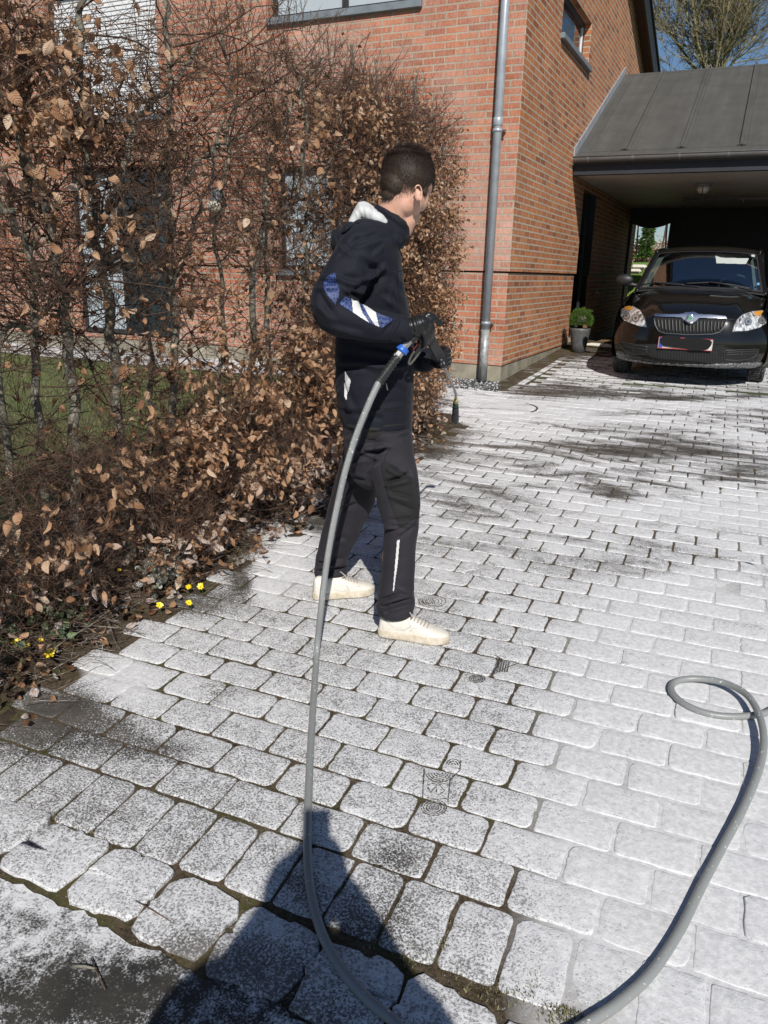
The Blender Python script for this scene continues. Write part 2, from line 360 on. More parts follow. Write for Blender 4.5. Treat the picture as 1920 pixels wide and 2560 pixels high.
def slab(cx, cy, hx, hy, ax, ay, top=0.0, irr=0.0032, rad=0.0140, sides=5, lo=0.012):
    """one tumbled paver: centre, half sizes, unit axes"""
    out = []; r0 = rad * random.uniform(.7, 1.3)
    ns = 4 if cy < 4.2 else 1
    for q, (sx, sy) in enumerate(((1, 1), (-1, 1), (-1, -1), (1, -1))):
        r = min(r0 * random.uniform(.5, 1.7), hx * .6, hy * .6)
        for k in range(3):
            a = math.pi / 2 * (q + k / 2.0); out.append(((hx - r) * sx + r * math.cos(a), (hy - r) * sy + r * math.sin(a)))
        for k in range(ns):
            f = 1 - 2 * (k + 1) / (ns + 1)
            rm = min(r0 * 2.6, .75 * min(hx, hy)); out.append(((hx - rm) * sx * f, hy * sy) if q % 2 == 0 else (hx * sx, (hy - rm) * sy * f))
    out = [(x + random.gauss(0, irr * .45), y + random.gauss(0, irr * .45)) for x, y in out]; n = len(out)
    tx, ty = random.gauss(0, .006), random.gauss(0, .006); dz = random.gauss(0, .0012) + top
    def w(x, y, z):
        X = cx + ax[0] * x + ay[0] * y; Yy = cy + ax[1] * x + ay[1] * y; return (X, Yy, gz(X, Yy) + z + dz + tx * x + ty * y)
    b0 = len(PV)
    for s, z, ix in ((1.0, -lo - .01, 0), (1.0, -.0035, 0), (1.0, -.0007, .0018), (.99, -.0001, .0035), (.6, .0002, 0)):
        for x, y in out:
            l = math.hypot(x, y); k = max(l - ix, 0) / l * s; PV.append(w(x * k, y * k, z))
    PV.append(w(0, 0, .001)); c = len(PV) - 1
    for r in range(4):
        for i in range(n): PF.append((b0 + r * n + i, b0 + r * n + (i + 1) % n, b0 + (r + 1) * n + (i + 1) % n, b0 + (r + 1) * n + i))
    for i in range(n): PF.append((b0 + 4 * n + i, b0 + 4 * n + (i + 1) % n, c, c))
def xleft(y):
    if y < 6.35: return -2.12 + .05 * math.sin(y * 5.1) + .03 * math.sin(y * 13)
    if y < 7.95: return -2.95
    return -2.12
ex = _n(np.array([U[0], U[1]])); ey = _n(np.array([-Vv[0], -Vv[1]]))
MAN = (-1.985, 7.17)
for r in range(-72, 8):
    k0 = int(math.floor(-9)); 
    for k in range(-9, 16):
        u = k + (0.5 if r % 2 else 0.0) + .5
        x, y = duv(u, r)
        if x < xleft(y) or x > 2.9 or y > 13.2: continue
        if y > 5 and (x > 1.6): continue
        if math.hypot(x - MAN[0], y - MAN[1]) < .30: continue
        ml, mr = proj((x, y, gz(x, y))); mr /= K; ml /= K
        slab(x, y, .1065 - random.uniform(.0030, .0058), .071 - random.uniform(.0030, .0058), ex, ey)
for k in range(-14, 26):     # soldier course along the street end
    x, y = duv(k * .6675, 8.27)
    if x < -2.2: continue
    slab(x, y, .071 - random.uniform(.0028, .005), .1065 - random.uniform(.002, .005), ex, ey)
for k in range(0, 24):       # edge course along the side wall
    y = 8.15 + k * .2; slab(-2.26, y, .10, .095, (1, 0), (0, 1), irr=.002, rad=.012)
def paver_mesh(name, mat, label):
    global PV, PF
    V = np.array(PV); me = bpy.data.meshes.new(name)
    fs = [f if f[2] != f[3] else f[:3] for f in PF]
    me.from_pydata([tuple(v) for v in V], [], fs); setattr_f(me, 'foam', foamv(V))
    o = link(name, me, mat, None, True); tag(o, label, kind='structure'); PV, PF = [], []; return o
paver_mesh('driveway', M['paver'], 'foam covered block paved driveway')
# granite setts
for k, (x, y, a, b) in enumerate([(-2.135,1.165,.105,.098),(-1.905,1.165,.105,.094),(-1.678,1.165,.108,.096),(-1.452,1.158,.105,.09),(-1.230,1.160,.102,.094),(-1.015,1.152,.104,.096),(-.792,1.145,.106,.098),(-.575,1.14,.100,.094),(-.36,1.135,.104,.098),(-.14,1.13,.104,.098),(.08,1.13,.104,.098),(.3,1.13,.104,.098)]):
    slab(x, y, a, b, (1, random.gauss(0, .04)), (random.gauss(0, .04), 1), top=.005, irr=.009, rad=.026, lo=.03)
paver_mesh('kerb_stones', M['sett'], 'row of rough granite setts along the street edge')
def joint_z(x, y, f=.6):
    t = min(max((f - .71) / .14, 0), 1)
    mud = min(max((.16 - f) / .08, 0), 1)
    return -.0050 + .0024 * t + .010 * mud * (.55 + mnoise.noise((x * 9, y * 9, 8)) + .5 * mnoise.noise((x * 40, y * 40, 8))) + (1 - .85 * t) * (.0008 * mnoise.noise((x * 25, y * 25, 0)) + .0012 * mnoise.noise((x * 7, y * 7, 3))) + (.012 if x < xleft(y) - .1 else 0) - (.002 if y < 1.27 else 0)
def sheet(name, x0, x1, y0, y1, step, zf, mat, label, foam=True, kind='structure'):
    nx = max(2, int((x1 - x0) / step) + 1); ny = max(2, int((y1 - y0) / step) + 1)
    X, Yg = np.meshgrid(np.linspace(x0, x1, nx), np.linspace(y0, y1, ny), indexing='ij'); X = X.ravel(); Yg = Yg.ravel()
    FV = foamv(np.c_[X, Yg, GB * np.clip(Yg, -2, 12)]) if zf is joint_z else X
    Z = np.array([gz(a, b) + (zf(a, b, f) if zf is joint_z else zf(a, b)) for a, b, f in zip(X, Yg, FV)]); V = np.c_[X, Yg, Z]
    i, j = np.meshgrid(np.arange(nx - 1), np.arange(ny - 1), indexing='ij'); i = i.ravel(); j = j.ravel()
    Q = np.c_[i * ny + j, (i + 1) * ny + j, (i + 1) * ny + j + 1, i * ny + j + 1]
    o = quickmesh(name, V, Q, mat, None, True)
    if foam: setattr_f(o.data, 'foam', foamv(V) if foam is True else np.full(len(V), float(foam)))
    return tag(o, label, kind=kind)
sheet('jointing_soil', -2.5, 3.0, 1.0, 13.0, .035, joint_z, M['joint'], 'mossy soil in the joints between the pavers')
sheet('road', -2.6, 1.2, .2, 1.045, .022, lambda x, y: -.003 + .002 * mnoise.noise((x * 9, y * 9, 0)), M['asphalt'], 'dark asphalt of the street flecked with foam')
_me = bpy.data.objects['road'].data; _c, _n2 = arr(_me)
for _i in range(len(_c)):
    x, y = _c[_i][:2]; k = min(max((y - .93) / .10, 0), 1); _c[_i][1] += k * (.030 * mnoise.noise((x * 6, 0, 2)) + .014 * mnoise.noise((x * 30, 0, 4)))
setco(_me, _c)
sheet('road', -7, 7, -9, .21, .3, lambda x, y: -.004, M['asphalt'], 'dark asphalt of the street', foam=.5)
soil = NT('bed_soil'); soil.set('Base Color', soil.ramp(soil.noise(22, 8, .7), [(0.3, (0.022, 0.015, 0.009)), (0.55, (0.055, 0.038, 0.02)), (0.75, (0.11, 0.08, 0.045))])); soil.set('Roughness', .95); soil.bump(soil.noise(70, 6), .8, .012); M['soil'] = soil.m
sheet('planting_bed', -3.6, -2.02, .2, 6.6, .06, lambda x, y: -.006 + (.0 if x > -2.2 else min((-2.2 - x) * .12, .04)) + .014 * mnoise.noise((x * 6, y * 6, 0)) + .008 * mnoise.noise((x * 20, y * 20, 0)), M['soil'], 'bare soil bed under the hedge')
M['lawn'] = simple('lawn_ground', (0.075, 0.085, 0.03), .95, .4, 9, .5, 40)
M['far_ground'] = simple('far_ground', (0.06, 0.075, 0.03), .95, .4, 1.5, .3, 10)
sheet('lawn', -14, -3.2, .2, 7.7, .2, lambda x, y: -.004 + .02 * mnoise.noise((x * 2, y * 2, 0)), M['lawn'], 'patchy green lawn behind the hedge', False)
g = MB(); R_ = 400
g.grid([[(x, y, -.12 if y < 3 else (.40 if y < 30 else .40)) for y in (-R_, -60, 0, 2.9, 9, 18, 60, R_)] for x in (-R_, -60, -12, 0, 12, 60, R_)])
tag(g.build('ground', M['far_ground']), 'level ground reaching to the horizon', kind='structure')
b = MB(); b.grid([[(x, y, z) for (y, z) in ((19.55, .3), (19.6, 1.70), (20.6, 1.86), (24, 1.95), (40, 1.9), (42, .3))] for x in np.linspace(-14, 12, 12)])
M['bank_grass'] = simple('bank_grass', (0.13, 0.22, 0.03), .9, .4, 30, .8, 60)
tag(b.build('grass_bank', M['bank_grass']), 'raised sunlit grass bank behind the carport', kind='structure')
# slab path by the front wall
sl_ = sheet('path', -14, -2.92, 7.62, 8.46, .12, lambda x, y: .004 + .003 * mnoise.noise((x * 5, y * 5, 0)), M['paver'], 'grey slab path along the front wall'); 
# gravel drain round the downpipe
gv, gf = [], []
mbg = MB(); ico = bmesh.new(); bmesh.ops.create_icosphere(ico, subdivisions=1, radius=1); iv = [np.array(v.co) for v in ico.verts]; iff = [[v.index for v in f.verts] for f in ico.faces]
for _ in range(1500):
    x, y = random.uniform(-3.0, -2.32), random.uniform(7.88, 8.42)
    if x > -2.42 and y > 8.25: continue
    r = random.uniform(.007, .015); q = random.random(); c = np.array([x, y, gz(x, y) + random.uniform(-.004, .012)])
    mbg.add([c + p * r * np.array([1, random.uniform(.6, 1), .7]) for p in iv], iff, 0 if q < .7 else 1)
tag(mbg.build('gravel', [simple('dark_gravel', (.06, .06, .062), .8, .4, 50, 0), simple('pale_gravel', (.45, .45, .45), .8, .3, 50, 0)]), 'dark gravel with foam specks round the downpipe foot', kind='stuff', cat='gravel')
# manhole
t = empty('manhole_cover', (MAN[0], MAN[1], gz(*MAN)), 'round concrete manhole cover half hidden under foam beside the gravel drain', 'manhole cover')
mm = MB(); z0 = gz(*MAN)
def disc(c, prof, n=40): 
    vs = []; 
    for r, z in prof:
        for k in range(n):
            a = 2 * math.pi * k / n; x, y = c[0] + r * math.cos(a), c[1] + r * math.sin(a); vs.append((x, y, gz(x, y) + z))
    return vs, [(i * n + k, i * n + (k + 1) % n, (i + 1) * n + (k + 1) % n, (i + 1) * n + k) for i in range(len(prof) - 1) for k in range(n)]
o = MB().add(*disc(MAN, [(.268, -.02), (.268, -.001), (.262, .002), (.2, .003), (.1, .003), (.001, .0035)])).build('cover_plate', M['paver'], t, True); setattr_f(o.data, 'foam', np.full(len(o.data.vertices), .93))
o = MB().add(*disc(MAN, [(.276, -.02), (.276, .001), (.296, .001), (.305, -.02)])).build('frame_ring', M['paver'], t, True)
setattr_f(o.data, 'foam', [.2 if (v.co.x > MAN[0] + .1 and v.co.y > MAN[1] - .1) else .9 for v in o.data.vertices])
# fill pavers cut round the manhole
PV, PF = [], []
for k in range(14):
    a = 2 * math.pi * k / 14; x, y = MAN[0] + .375 * math.cos(a), MAN[1] + .375 * math.sin(a)
    slab(x, y, .055, .075, (math.cos(a), math.sin(a)), (-math.sin(a), math.cos(a)), top=-.004, irr=.004, rad=.012)
paver_mesh('manhole_surround', M['paver'], 'cut pavers fitted round the manhole')
# ================================================================ HOUSE
X0, Y0 = -2.40, 8.40
ho = empty('brick_house', (X0, Y0, .38), 'two storey red brick house behind the hedge with grey window sills', 'house')
def wall(name, axis, pos, a0, a1, z0, z1, holes, th, mat, parent, top=None):
    """brick wall facing -y (axis y) or +x (axis x) with window holes"""
    mb = MB(); As = sorted({a0, a1} | {h[0] for h in holes} | {h[1] for h in holes}); Zs = sorted({z0, z1} | {h[2] for h in holes} | {h[3] for h in holes})
    As = [a for a in As if a0 <= a <= a1]; Zs = [z for z in Zs if z0 <= z <= z1]
    P = (lambda a, z, d=0: (a, pos + d, z)) if axis == 'y' else (lambda a, z, d=0: (pos - d, a, z))
    for i in range(len(As) - 1):
        for j in range(len(Zs) - 1):
            am, zm = (As[i] + As[i + 1]) / 2, (Zs[j] + Zs[j + 1]) / 2
            if any(h[0] < am < h[1] and h[2] < zm < h[3] for h in holes): continue
            mb.poly([P(As[i], Zs[j]), P(As[i + 1], Zs[j]), P(As[i + 1], Zs[j + 1]), P(As[i], Zs[j + 1])])
    for h in holes:
        c0, c1 = max(h[2], z0), min(h[3], z1)
        if c0 >= c1: continue
        mb.poly([P(h[0], c0), P(h[0], c0, th), P(h[0], c1, th), P(h[0], c1)]); mb.poly([P(h[1], c0), P(h[1], c1), P(h[1], c1, th), P(h[1], c0, th)])
        if h[3] <= z1: mb.poly([P(h[0], c1), P(h[0], c1, th), P(h[1], c1, th), P(h[1], c1)])
        if h[2] >= z0: mb.poly([P(h[0], c0), P(h[1], c0), P(h[1], c0, th), P(h[0], c0, th)])
    mb.poly([P(a0, z0), P(a0, z0, th), P(a1, z0, th), P(a1, z0)]); mb.poly([P(a0, z1), P(a1, z1), P(a1, z1, th), P(a0, z1, th)])
    uvf = lambda c, n: ((c.y + c.x) if abs(n.z) < .5 and abs(n.x) > .5 else c.x if abs(n.z) < .5 else c.x + c.y, c.z if abs(n.z) < .5 else (c.y if axis == 'y' else c.x))
    return mb.build(name, mat, parent, False, uvf)
ZJ = 1.563
fh = [(-5.36, -3.53, 4.20, 5.5), (-8.75, -6.96, 3.33, 4.78), (-8.62, -6.95, .60, 2.76), (-5.30, -3.88, 1.53, 2.68)]
wall('front_wall', 'y', Y0, -14, X0, ZJ, 7.0, fh, .12, M['brick_front'], ho)
wall('front_wall', 'y', Y0 + .022, -14, X0 - .022, .560, ZJ - .016, fh, .10, M['brick_front'], ho)
sh = [(9.85, 11.46, 4.16, 4.66)]
wall('side_wall', 'x', X0, Y0, 11.93, ZJ, 5.75, sh, .12, M['brick_side'], ho)
wall('side_wall', 'x', X0, 11.93, 12.95, 2.72, 5.75, [], .12, M['brick_side'], ho)
wall('side_wall', 'x', X0, 12.95, 17.6, ZJ, 4.85, [], .12, M['brick_side'], ho)
wall('side_wall', 'x', X0 - .022, Y0 + .022, 11.88, .566, ZJ - .016, [], .10, M['brick_side'], ho)
wall('side_wall', 'x', X0 - .022, 12.95, 17.6, .566, ZJ - .016, [], .10, M['brick_side'], ho)
zr = lambda y: 5.72 - .30 * (y - 14.5)
mb = MB(); mb.poly([(X0, Y0, 5.75), (X0, 14.4, 5.75), (X0, Y0, 7.5)]); mb.poly([(X0, 12.95, 4.85), (X0, 17.6, 4.85), (X0, 14.4, 5.75), (X0, 12.95, 5.75)])
mb.build('gable_wall', M['brick_side'], ho, False, lambda c, n: (c.y + c.x, c.z))
mb = MB(); mb.span((-14, Y0 + .06, .3), (X0 - .05, Y0 + .4, ZJ)); mb.span((-14, Y0 + .125, ZJ), (X0 - .13, Y0 + .4, 7), 0)
core = MB(); core.span((-13.9, Y0 + .14, ZJ - .016), (X0 - .03, Y0 + .02 + .1, ZJ)); core.span((X0 - .12, Y0 + .03, ZJ - .018), (X0 - .035, 11.85, ZJ + .0)); core.span((X0 - .12, 12.96, ZJ - .018), (X0 - .035, 17.5, ZJ + .0))
core.build('joint_recess', M['black_trim'], ho)
pl = MB(); pl.span((-14, Y0 + .035, .2), (X0 - .035, Y0 + .3, .562)); pl.span((X0 - .3, Y0 + .3, .2), (X0 - .035, 11.87, .562)); pl.span((X0 - .3, 12.95, .2), (X0 - .035, 17.6, .562)); pl.build('plinth', M['plinth'], ho)
inn = MB(); inn.span((-14, Y0 + .30, .3), (X0 - .30, Y0 + .34, 7)); inn.span((X0 - .34, Y0 + .34, .3), (X0 - .30, 17.55, 4.8)); inn.span((X0 - .34, Y0 + .34, 4.8), (X0 - .30, 14, 5.7)); inn.build('inner_wall', M['black_trim'], ho)
def window(name, x0, x1, z0, z1, glass, sill=True, blinds=None, mull=()):
    f = MB(); yf = Y0 + .075; t = .05
    for a, b_ in (((x0, z0), (x0 + t, z1)), ((x1 - t, z0), (x1, z1)), ((x0 + t, z0), (x1 - t, z0 + t)), ((x0 + t, z1 - t), (x1 - t, z1))): f.span((a[0], yf, a[1]), (b_[0], yf + .06, b_[1]))
    for mx in mull: f.span((mx - .035, yf + .002, z0 + t), (mx + .035, yf + .058, z1 - t))
    w_ = f.build(name, M['dark_frame'], ho)
    MB().span((x0 + t, yf + .03, z0 + t), (x1 - t, yf + .04, z1 - t)).build('pane', glass, w_)
    if blinds:
        bb = MB(); n = int((z1 - z0 - .1) / .05)
        for i in range(n): bb.span((x0 + t + .01, yf + .012, z0 + t + i * .05 + .004), (x1 - t - .01, yf + .026, z0 + t + (i + 1) * .05 - .004), 0, .004)
        bb.build('blind', M['white_paint'], w_)
    if sill: MB().span((x0 - .02, Y0 - .05, z0 - .07), (x1 + .02, Y0 + .074, z0), 0, .004).build('sill', M['zinc_sill'], w_)
    return w_
window('window', -5.36, -3.53, 4.20, 5.5, M['glass_grey'], True, None, (-4.45,))
bl = MB(); [bl.span((-5.28, Y0 + .08, 4.27 + i * .06), (-4.5, Y0 + .095, 4.305 + i * .06)) for i in range(6)]; 
window('window', -8.75, -6.96, 3.33, 4.78, M['glass_dark'], True, True)
window('window', -5.30, -3.88, 1.53, 2.68, M['glass_grey'], True, None, (-4.55, -4.3))
f = MB(); yf = Y0 + .09
for a in (-8.62, -7.86, -7.0): f.span((a, yf, .62), (a + .055, yf + .06, 2.70))
f.span((-8.565, yf + .001, 2.65), (-7.0, yf + .055, 2.70)); f.span((-8.565, yf + .001, .62), (-7.0, yf + .055, .68)); f.span((-8.565, yf + .001, 1.62), (-7.86, yf + .055, 1.67))
do = f.build('terrace_door', M['dark_frame'], ho); MB().span((-8.56, yf + .02, .68), (-7.87, yf + .03, 2.65)).build('pane', M['glass_grey'], do); MB().span((-7.80, yf + .02, .68), (-7.0, yf + .03, 2.65)).build('pane', M['glass_dark'], do)
# side window
f = MB(); xs = X0 - .09
for (a, z0_, b_, z1_) in ((9.85, 4.16, 9.9, 4.66), (11.41, 4.16, 11.46, 4.66), (9.9, 4.16, 11.41, 4.2), (9.9, 4.60, 11.41, 4.66)): f.span((xs - .05, a, z0_), (xs, b_, z1_))
sw = f.build('window', M['dark_frame'], ho); MB().span((xs - .03, 9.9, 4.2), (xs - .02, 11.41, 4.60)).build('pane', M['glass_dark'], sw); MB().span((xs - .02, 11.37, 4.2), (xs - .004, 11.41, 4.6)).build('jamb_strip', M['white_paint'], sw)
MB().span((X0 - .08, 9.82, 4.10), (X0 + .05, 11.5, 4.158), 0, .004).build('sill', M['zinc_sill'], sw)
# verge of the roof
ve = MB(); 
for off, xo0, xo1, dz0, dz1, nm, mt in ((0, X0 - .1, X0 + .16, .0, .05, 'soffit', simple('brown_soffit', (.10, .055, .035), .7, .2, 8, .1)), (0, X0 + .16, X0 + .19, -.10, .22, 'verge_board', M['black_trim']), (0, X0 - 3, X0 + .22, .22, .26, 'roof', simple('dark_roof', (.03, .032, .035), .6, .2, 9, .1))):
    v = MB(); A = [(xo0, 5.0, zr(5) + dz0), (xo1, 5.0, zr(5) + dz0), (xo1, 5.0, zr(5) + dz1), (xo0, 5.0, zr(5) + dz1)]
    v.prism(A, (0, 13.2, -.30 * 13.2)); v.build(nm, mt, ho)
# door recess in the side wall inside the carport
r_ = MB(); r_.span((X0 - .30, 11.88, .45), (X0 - .26, 12.95, 2.72)); r_.span((X0 - .14, 11.93, .5), (X0 - .10, 12.0, 2.70)); r_.span((X0 - .14, 12.88, .5), (X0 - .10, 12.95, 2.7)); r_.build('side_door', M['black_trim'], ho)
# wall lamp by the terrace door
wl = ony(470 * K, 420 * K, Y0)
t = empty('wall_lamp', (wl[0], Y0, wl[2]), 'grey wall lamp with white globe on the brick between door and window', 'wall lamp')
MB().span((wl[0] - .09, Y0 - .04, wl[2] - .10), (wl[0] + .09, Y0 - .002, wl[2] + .08), 0, .01).build('mount', M['zinc_sill'], t); MB().ell((wl[0] + .01, Y0 - .10, wl[2] - .15), (.10, .085, .07)).build('globe', simple('opal_glass', (.55, .55, .45), .4, .05, 9, 0), t, True)
# downpipe
pp = [(-2.605, Y0 - .075, z) for z in (.40, 6.5)]
t = empty('downpipe', (-2.605, Y0 - .075, .40), 'grey zinc rainwater downpipe fixed to the house corner', 'downpipe')
MB().tube([(-2.605, Y0 - .075, .39), (-2.605, Y0 - .075, .95)], .046, 20).build('lower_pipe', simple('worn_zinc', (.33, .34, .33), .5, .5, 14, .2, 60, metal=.4), t, True)
MB().tube([(-2.605, Y0 - .075, .94), (-2.605, Y0 - .075, 6.6)], .043, 20).build('pipe', M['zinc'], t, True)
for z in (1.02, 2.93):
    br = MB().lathe((-2.605, Y0 - .075, z), [(.044, -.016), (.050, -.014), (.050, .014), (.044, .016)], 20).build('pipe_bracket', M['zinc'], t, True)
    MB().tube([(-2.555, Y0 - .08, z), (-2.515, Y0 - .08, z)], .008, 8).span((-2.565, Y0 - .082, z - .01), (-2.535, Y0 - .002, z + .01)).build('screw', M['steel'], br)
MB().lathe((-2.605, Y0 - .075, 2.99), [(.044, -.02), (.049, -.01), (.049, .05), (.044, .06)], 20).build('socket', M['zinc'], t, True)
# ================================================================ CARPORT
ca = empty('carport', (0.3, 11.1, .46), 'carport with a grey felt roof joined to the brick house', 'carport')
fe = NT('roof_felt'); c_ = fe.ramp(fe.noise(3, 5), [(.3, (.050, .049, .043)), (.7, (.078, .076, .067))]); sv_ = fe.n('Mapping', Vector=fe.co(), Scale=(9, .7, .7)).outputs[0]; c_ = fe.mix(.45, c_, fe.ramp(fe.n('TexNoise', Scale=1.0, Detail=5.0, Vector=sv_).outputs['Fac'], [(.3, .28), (.7, .72)]), 'OVERLAY'); c_ = fe.mix(.3, c_, fe.ramp(fe.noise(220, 2), [(.35, .015), (.65, .22)])); fe.set('Base Color', c_); fe.set('Roughness', .85); fe.bump(fe.noise(300, 3), .5, .003); M['felt'] = fe.m; fe.set('Specular IOR Level', .2)
XR = 3.3; y1, z1_, y2, z2_ = 11.05, 3.03, 14.22, 4.64; sn = _n(np.array([0, -(z2_ - z1_), (y2 - y1)])); dv = _n(np.array([0, y2 - y1, z2_ - z1_])); Lr = math.hypot(y2 - y1, z2_ - z1_)
MB().prism([(X0 + .004, y1, z1_), (XR, y1, z1_), (XR, y2, z2_), (X0 + .004, y2, z2_)], (0, 0, -.10)).prism([(X0 + .004, y2, z2_), (XR, y2, z2_), (XR, 17.3, 3.0), (X0 + .004, 17.3, 3.0)], (0, 0, -.1)).build('roof', M['felt'], ca)
dark_felt = simple('seam_felt', (.045, .045, .04), .9, .3, 30, .3, 200)
for i in range(8):
    xb = -1.776 + i * .692; xt = -1.79 + i * .668; sm = MB()
    p0 = np.array([xb, y1, z1_]) + dv * .14; p1 = np.array([xt, y2, z2_]); s = _n(p1 - p0); r = np.array([1., 0, 0])
    sm.prism([p0 - r * .018 + sn * .001, p0 + r * .018 + sn * .001, p1 + r * .018 + sn * .001, p1 - r * .018 + sn * .001], sn * .028)
    sm.prism([p0 - r * .05, p0 + r * .05, p0 + s * .09], sn * .02); sm.build('roof_seam', M['felt'], ca)
    MB().prism([p0 + r * .06, p0 + r * .066, p1 + r * .066, p1 + r * .06], sn * .002).build('felt_lap', dark_felt, ca)
e = MB(); a_ = np.array([X0 + .05, y1, z1_]) + dv * .13; b_ = np.array([XR, y1, z1_]) + dv * .13; e.prism([a_, b_, b_ + dv * .006, a_ + dv * .006], sn * .002)
a_ = np.array([X0 + .05, y1, z1_]) + dv * (Lr - .1); b_ = np.array([XR, y1, z1_]) + dv * (Lr - .1); e.prism([a_, b_, b_ + dv * .006, a_ + dv * .006], sn * .002)
p0 = np.array([-2.22, y1, z1_]) + dv * .16; p1 = np.array([-2.22, y2, z2_]) ; e.prism([p0, p0 + np.array([.006, 0, 0]), p1 + np.array([.006, 0, 0]), p1], sn * .0015); e.build('felt_lap', dark_felt, ca)
MB().prism([np.array([X0 + .003, y1 - .03, z1_ - .02]), np.array([X0 + .003, y2 + .05, z2_]), np.array([X0 + .003, y2 + .05, z2_ + .12]), np.array([X0 + .003, y1 - .03, z1_ + .10])], (.018, 0, 0)).build('flashing', M['zinc'], ca)
gt = MB(); G_ = []
for x in (X0 + .02, XR):
    G_.append([(x, y1 - .06 + .062 * math.cos(a), z1_ - .025 + .062 * math.sin(a)) for a in [math.pi + math.pi * k / 12 for k in range(13)]] + [(x, y1 - .06 + .058 * math.cos(a), z1_ - .025 + .058 * math.sin(a)) for a in [2 * math.pi - math.pi * k / 12 for k in range(13)]])
gt.grid(G_, close=True); gt.poly(G_[0]); gt.tube([(X0 + .02, y1 - .122, z1_ - .022), (XR, y1 - .122, z1_ - .022)], .009, 8); gt.build('gutter', simple('grey_gutter', (.17, .17, .165), .4, .15, 8, 0, metal=.3), ca, True)
for i in range(9):
    x = -2.19 + i * .56; gb = MB(); gb.grid([[(xx, y1 - .06 + .066 * math.cos(a), z1_ - .024 + .066 * math.sin(a)) for a in [math.pi * .97 + math.pi * k / 12 for k in range(10)]] for xx in (x - .012, x + .012)]); gb.build('gutter_bracket', M['zinc_sill'], ca, True)
navy = simple('black_fascia', (.016, .018, .025), .6, .2, 5, .05); M['navy'] = navy
MB().span((X0 + .01, y1 + .02, 2.80), (XR, y1 + .10, 2.94), 0, .004).build('fascia_beam', navy, ca)
ce = NT('ceiling_board'); ce.set('Base Color', ce.ramp(ce.noise(1.2, 3), [(.3, (.50, .47, .43)), (.7, (.62, .60, .56))])); ce.set('Roughness', .6); M['ceil'] = ce.m
MB().span((X0 + .01, y1 + .10, 2.815), (XR, 16.9, 2.84)).build('ceiling', M['ceil'], ca)
# rear boards with the shaped opening; closed side
YB = 16.6; oL, oR = -2.335, -1.64
c = [(oL, 2.53)] + [(oL + (oR - oL) * k / 10, 2.53 - .085 * math.sin(math.pi * k / 10) + .006 * k / 10) for k in range(1, 10)] + [(oR, 2.54)]
bk = MB()
for a, b2 in zip(c[:-1], c[1:]): bk.prism([(a[0], YB, a[1]), (b2[0], YB, b2[1]), (b2[0], YB, 2.84), (a[0], YB, 2.84)], (0, .05, 0))
bk.span((X0 + .005, YB, .44), (oL - .03, YB + .05, 2.84)); bk.prism([(oL - .03, YB, .44), (oL, YB, 2.53), (oL, YB, 2.84), (oL - .03, YB, 2.84)], (0, .05, 0)); bk.prism([(oR, YB, 2.54), (oR - .03, YB, .44), (XR, YB, .44), (XR, YB, 2.84), (oR, YB, 2.84)], (0, .05, 0)); bk.build('rear_boards', navy, ca)
MB().span((XR - .05, y1 + .12, .44), (XR, YB, 2.81)).build('side_boards', navy, ca)
MB().span((XR - .14, y1 + .02, .44), (XR, y1 + .115, 2.80)).build('post', navy, ca)
MB().tube([(-1.25, 14.2, 2.76), (2.4, 14.2, 2.74)], .018, 8).tube([(-.95, 14.2, 2.81), (-.95, 14.2, 2.70)], .012, 6).tube([(-.35, 14.2, 2.81), (-.35, 14.2, 2.70)], .012, 6).build('rail', M['zinc_sill'], ca, True)
LP = onx(1760, 456, 0); L = CAM + ray(1760, 458) * ((2.815 - CAM[2]) / ray(1760, 458)[2])
t = empty('ceiling_lamp', tuple(L), 'round caged bulkhead lamp under the carport ceiling', 'ceiling lamp')
MB().lathe((L[0], L[1], 2.815), [(.115, 0), (.115, -.035), (.10, -.045)], 28).build('lamp_base', M['zinc_sill'], t, True)
gl = MB().lathe((L[0], L[1], 2.815), [(.09, -.045), (.085, -.09), (.06, -.125), (.001, -.14)], 28).build('glass_bowl', simple('lamp_glass', (.6, .6, .58), .25, .03, 9, 0), t, True)
MB().tube([(L[0], L[1] - .092, 2.77), (L[0], L[1] - .088, 2.72), (L[0], L[1] - .06, 2.685), (L[0], L[1], 2.67), (L[0], L[1] + .06, 2.685), (L[0], L[1] + .09, 2.77)], .005, 6).build('cage', M['black_trim'], gl)
# stones, step and tap inside
mb = MB()
MB().span((-2.2, 12.9, .50), (-1.62, 13.5, .525), 0, .01).build('floor_board', simple('wet_board', (.20, .12, .06), .6, .3, 5, .2), None).name = 'wooden_board'
tag(bpy.data.objects['wooden_board'], 'worn brown board lying on the carport floor behind the potted shrub', 'board')
p = CAM + ray(1497, 862) * ((.57 - CAM[2]) / ray(1497, 862)[2])
t = MB(); t.tube([(p[0] - .20, p[1], .56), (p[0] - .1, p[1] + .01, .565), (p[0] + .12, p[1], .56), (p[0] + .2, p[1] + .01, .555)], [.03, .05, .052, .03], 12, dome=True, flat=.6); tag(t.build('doorstone', simple('pale_stone', (.6, .57, .48), .8, .2, 30, .5, 50), None, True), 'small pale stone slab on the floor left of the black car', 'stone')
tp = onx(1478, 747, X0)
t = MB(); q = np.array([X0 + .001, min(max(tp[1], 13), 14.5), 1.28]); t.tube([q, q + (.10, 0, 0), q + (.12, 0, -.05)], .012, 8).tube([q + (.07, 0, 0), q + (.07, 0, .05)], .008, 8).box(q + np.array([.07, 0, .055]), (.004, .03, .006)); tag(t.build('garden_tap', M['steel'], None, True), 'small metal garden tap on the carport side wall', 'tap')
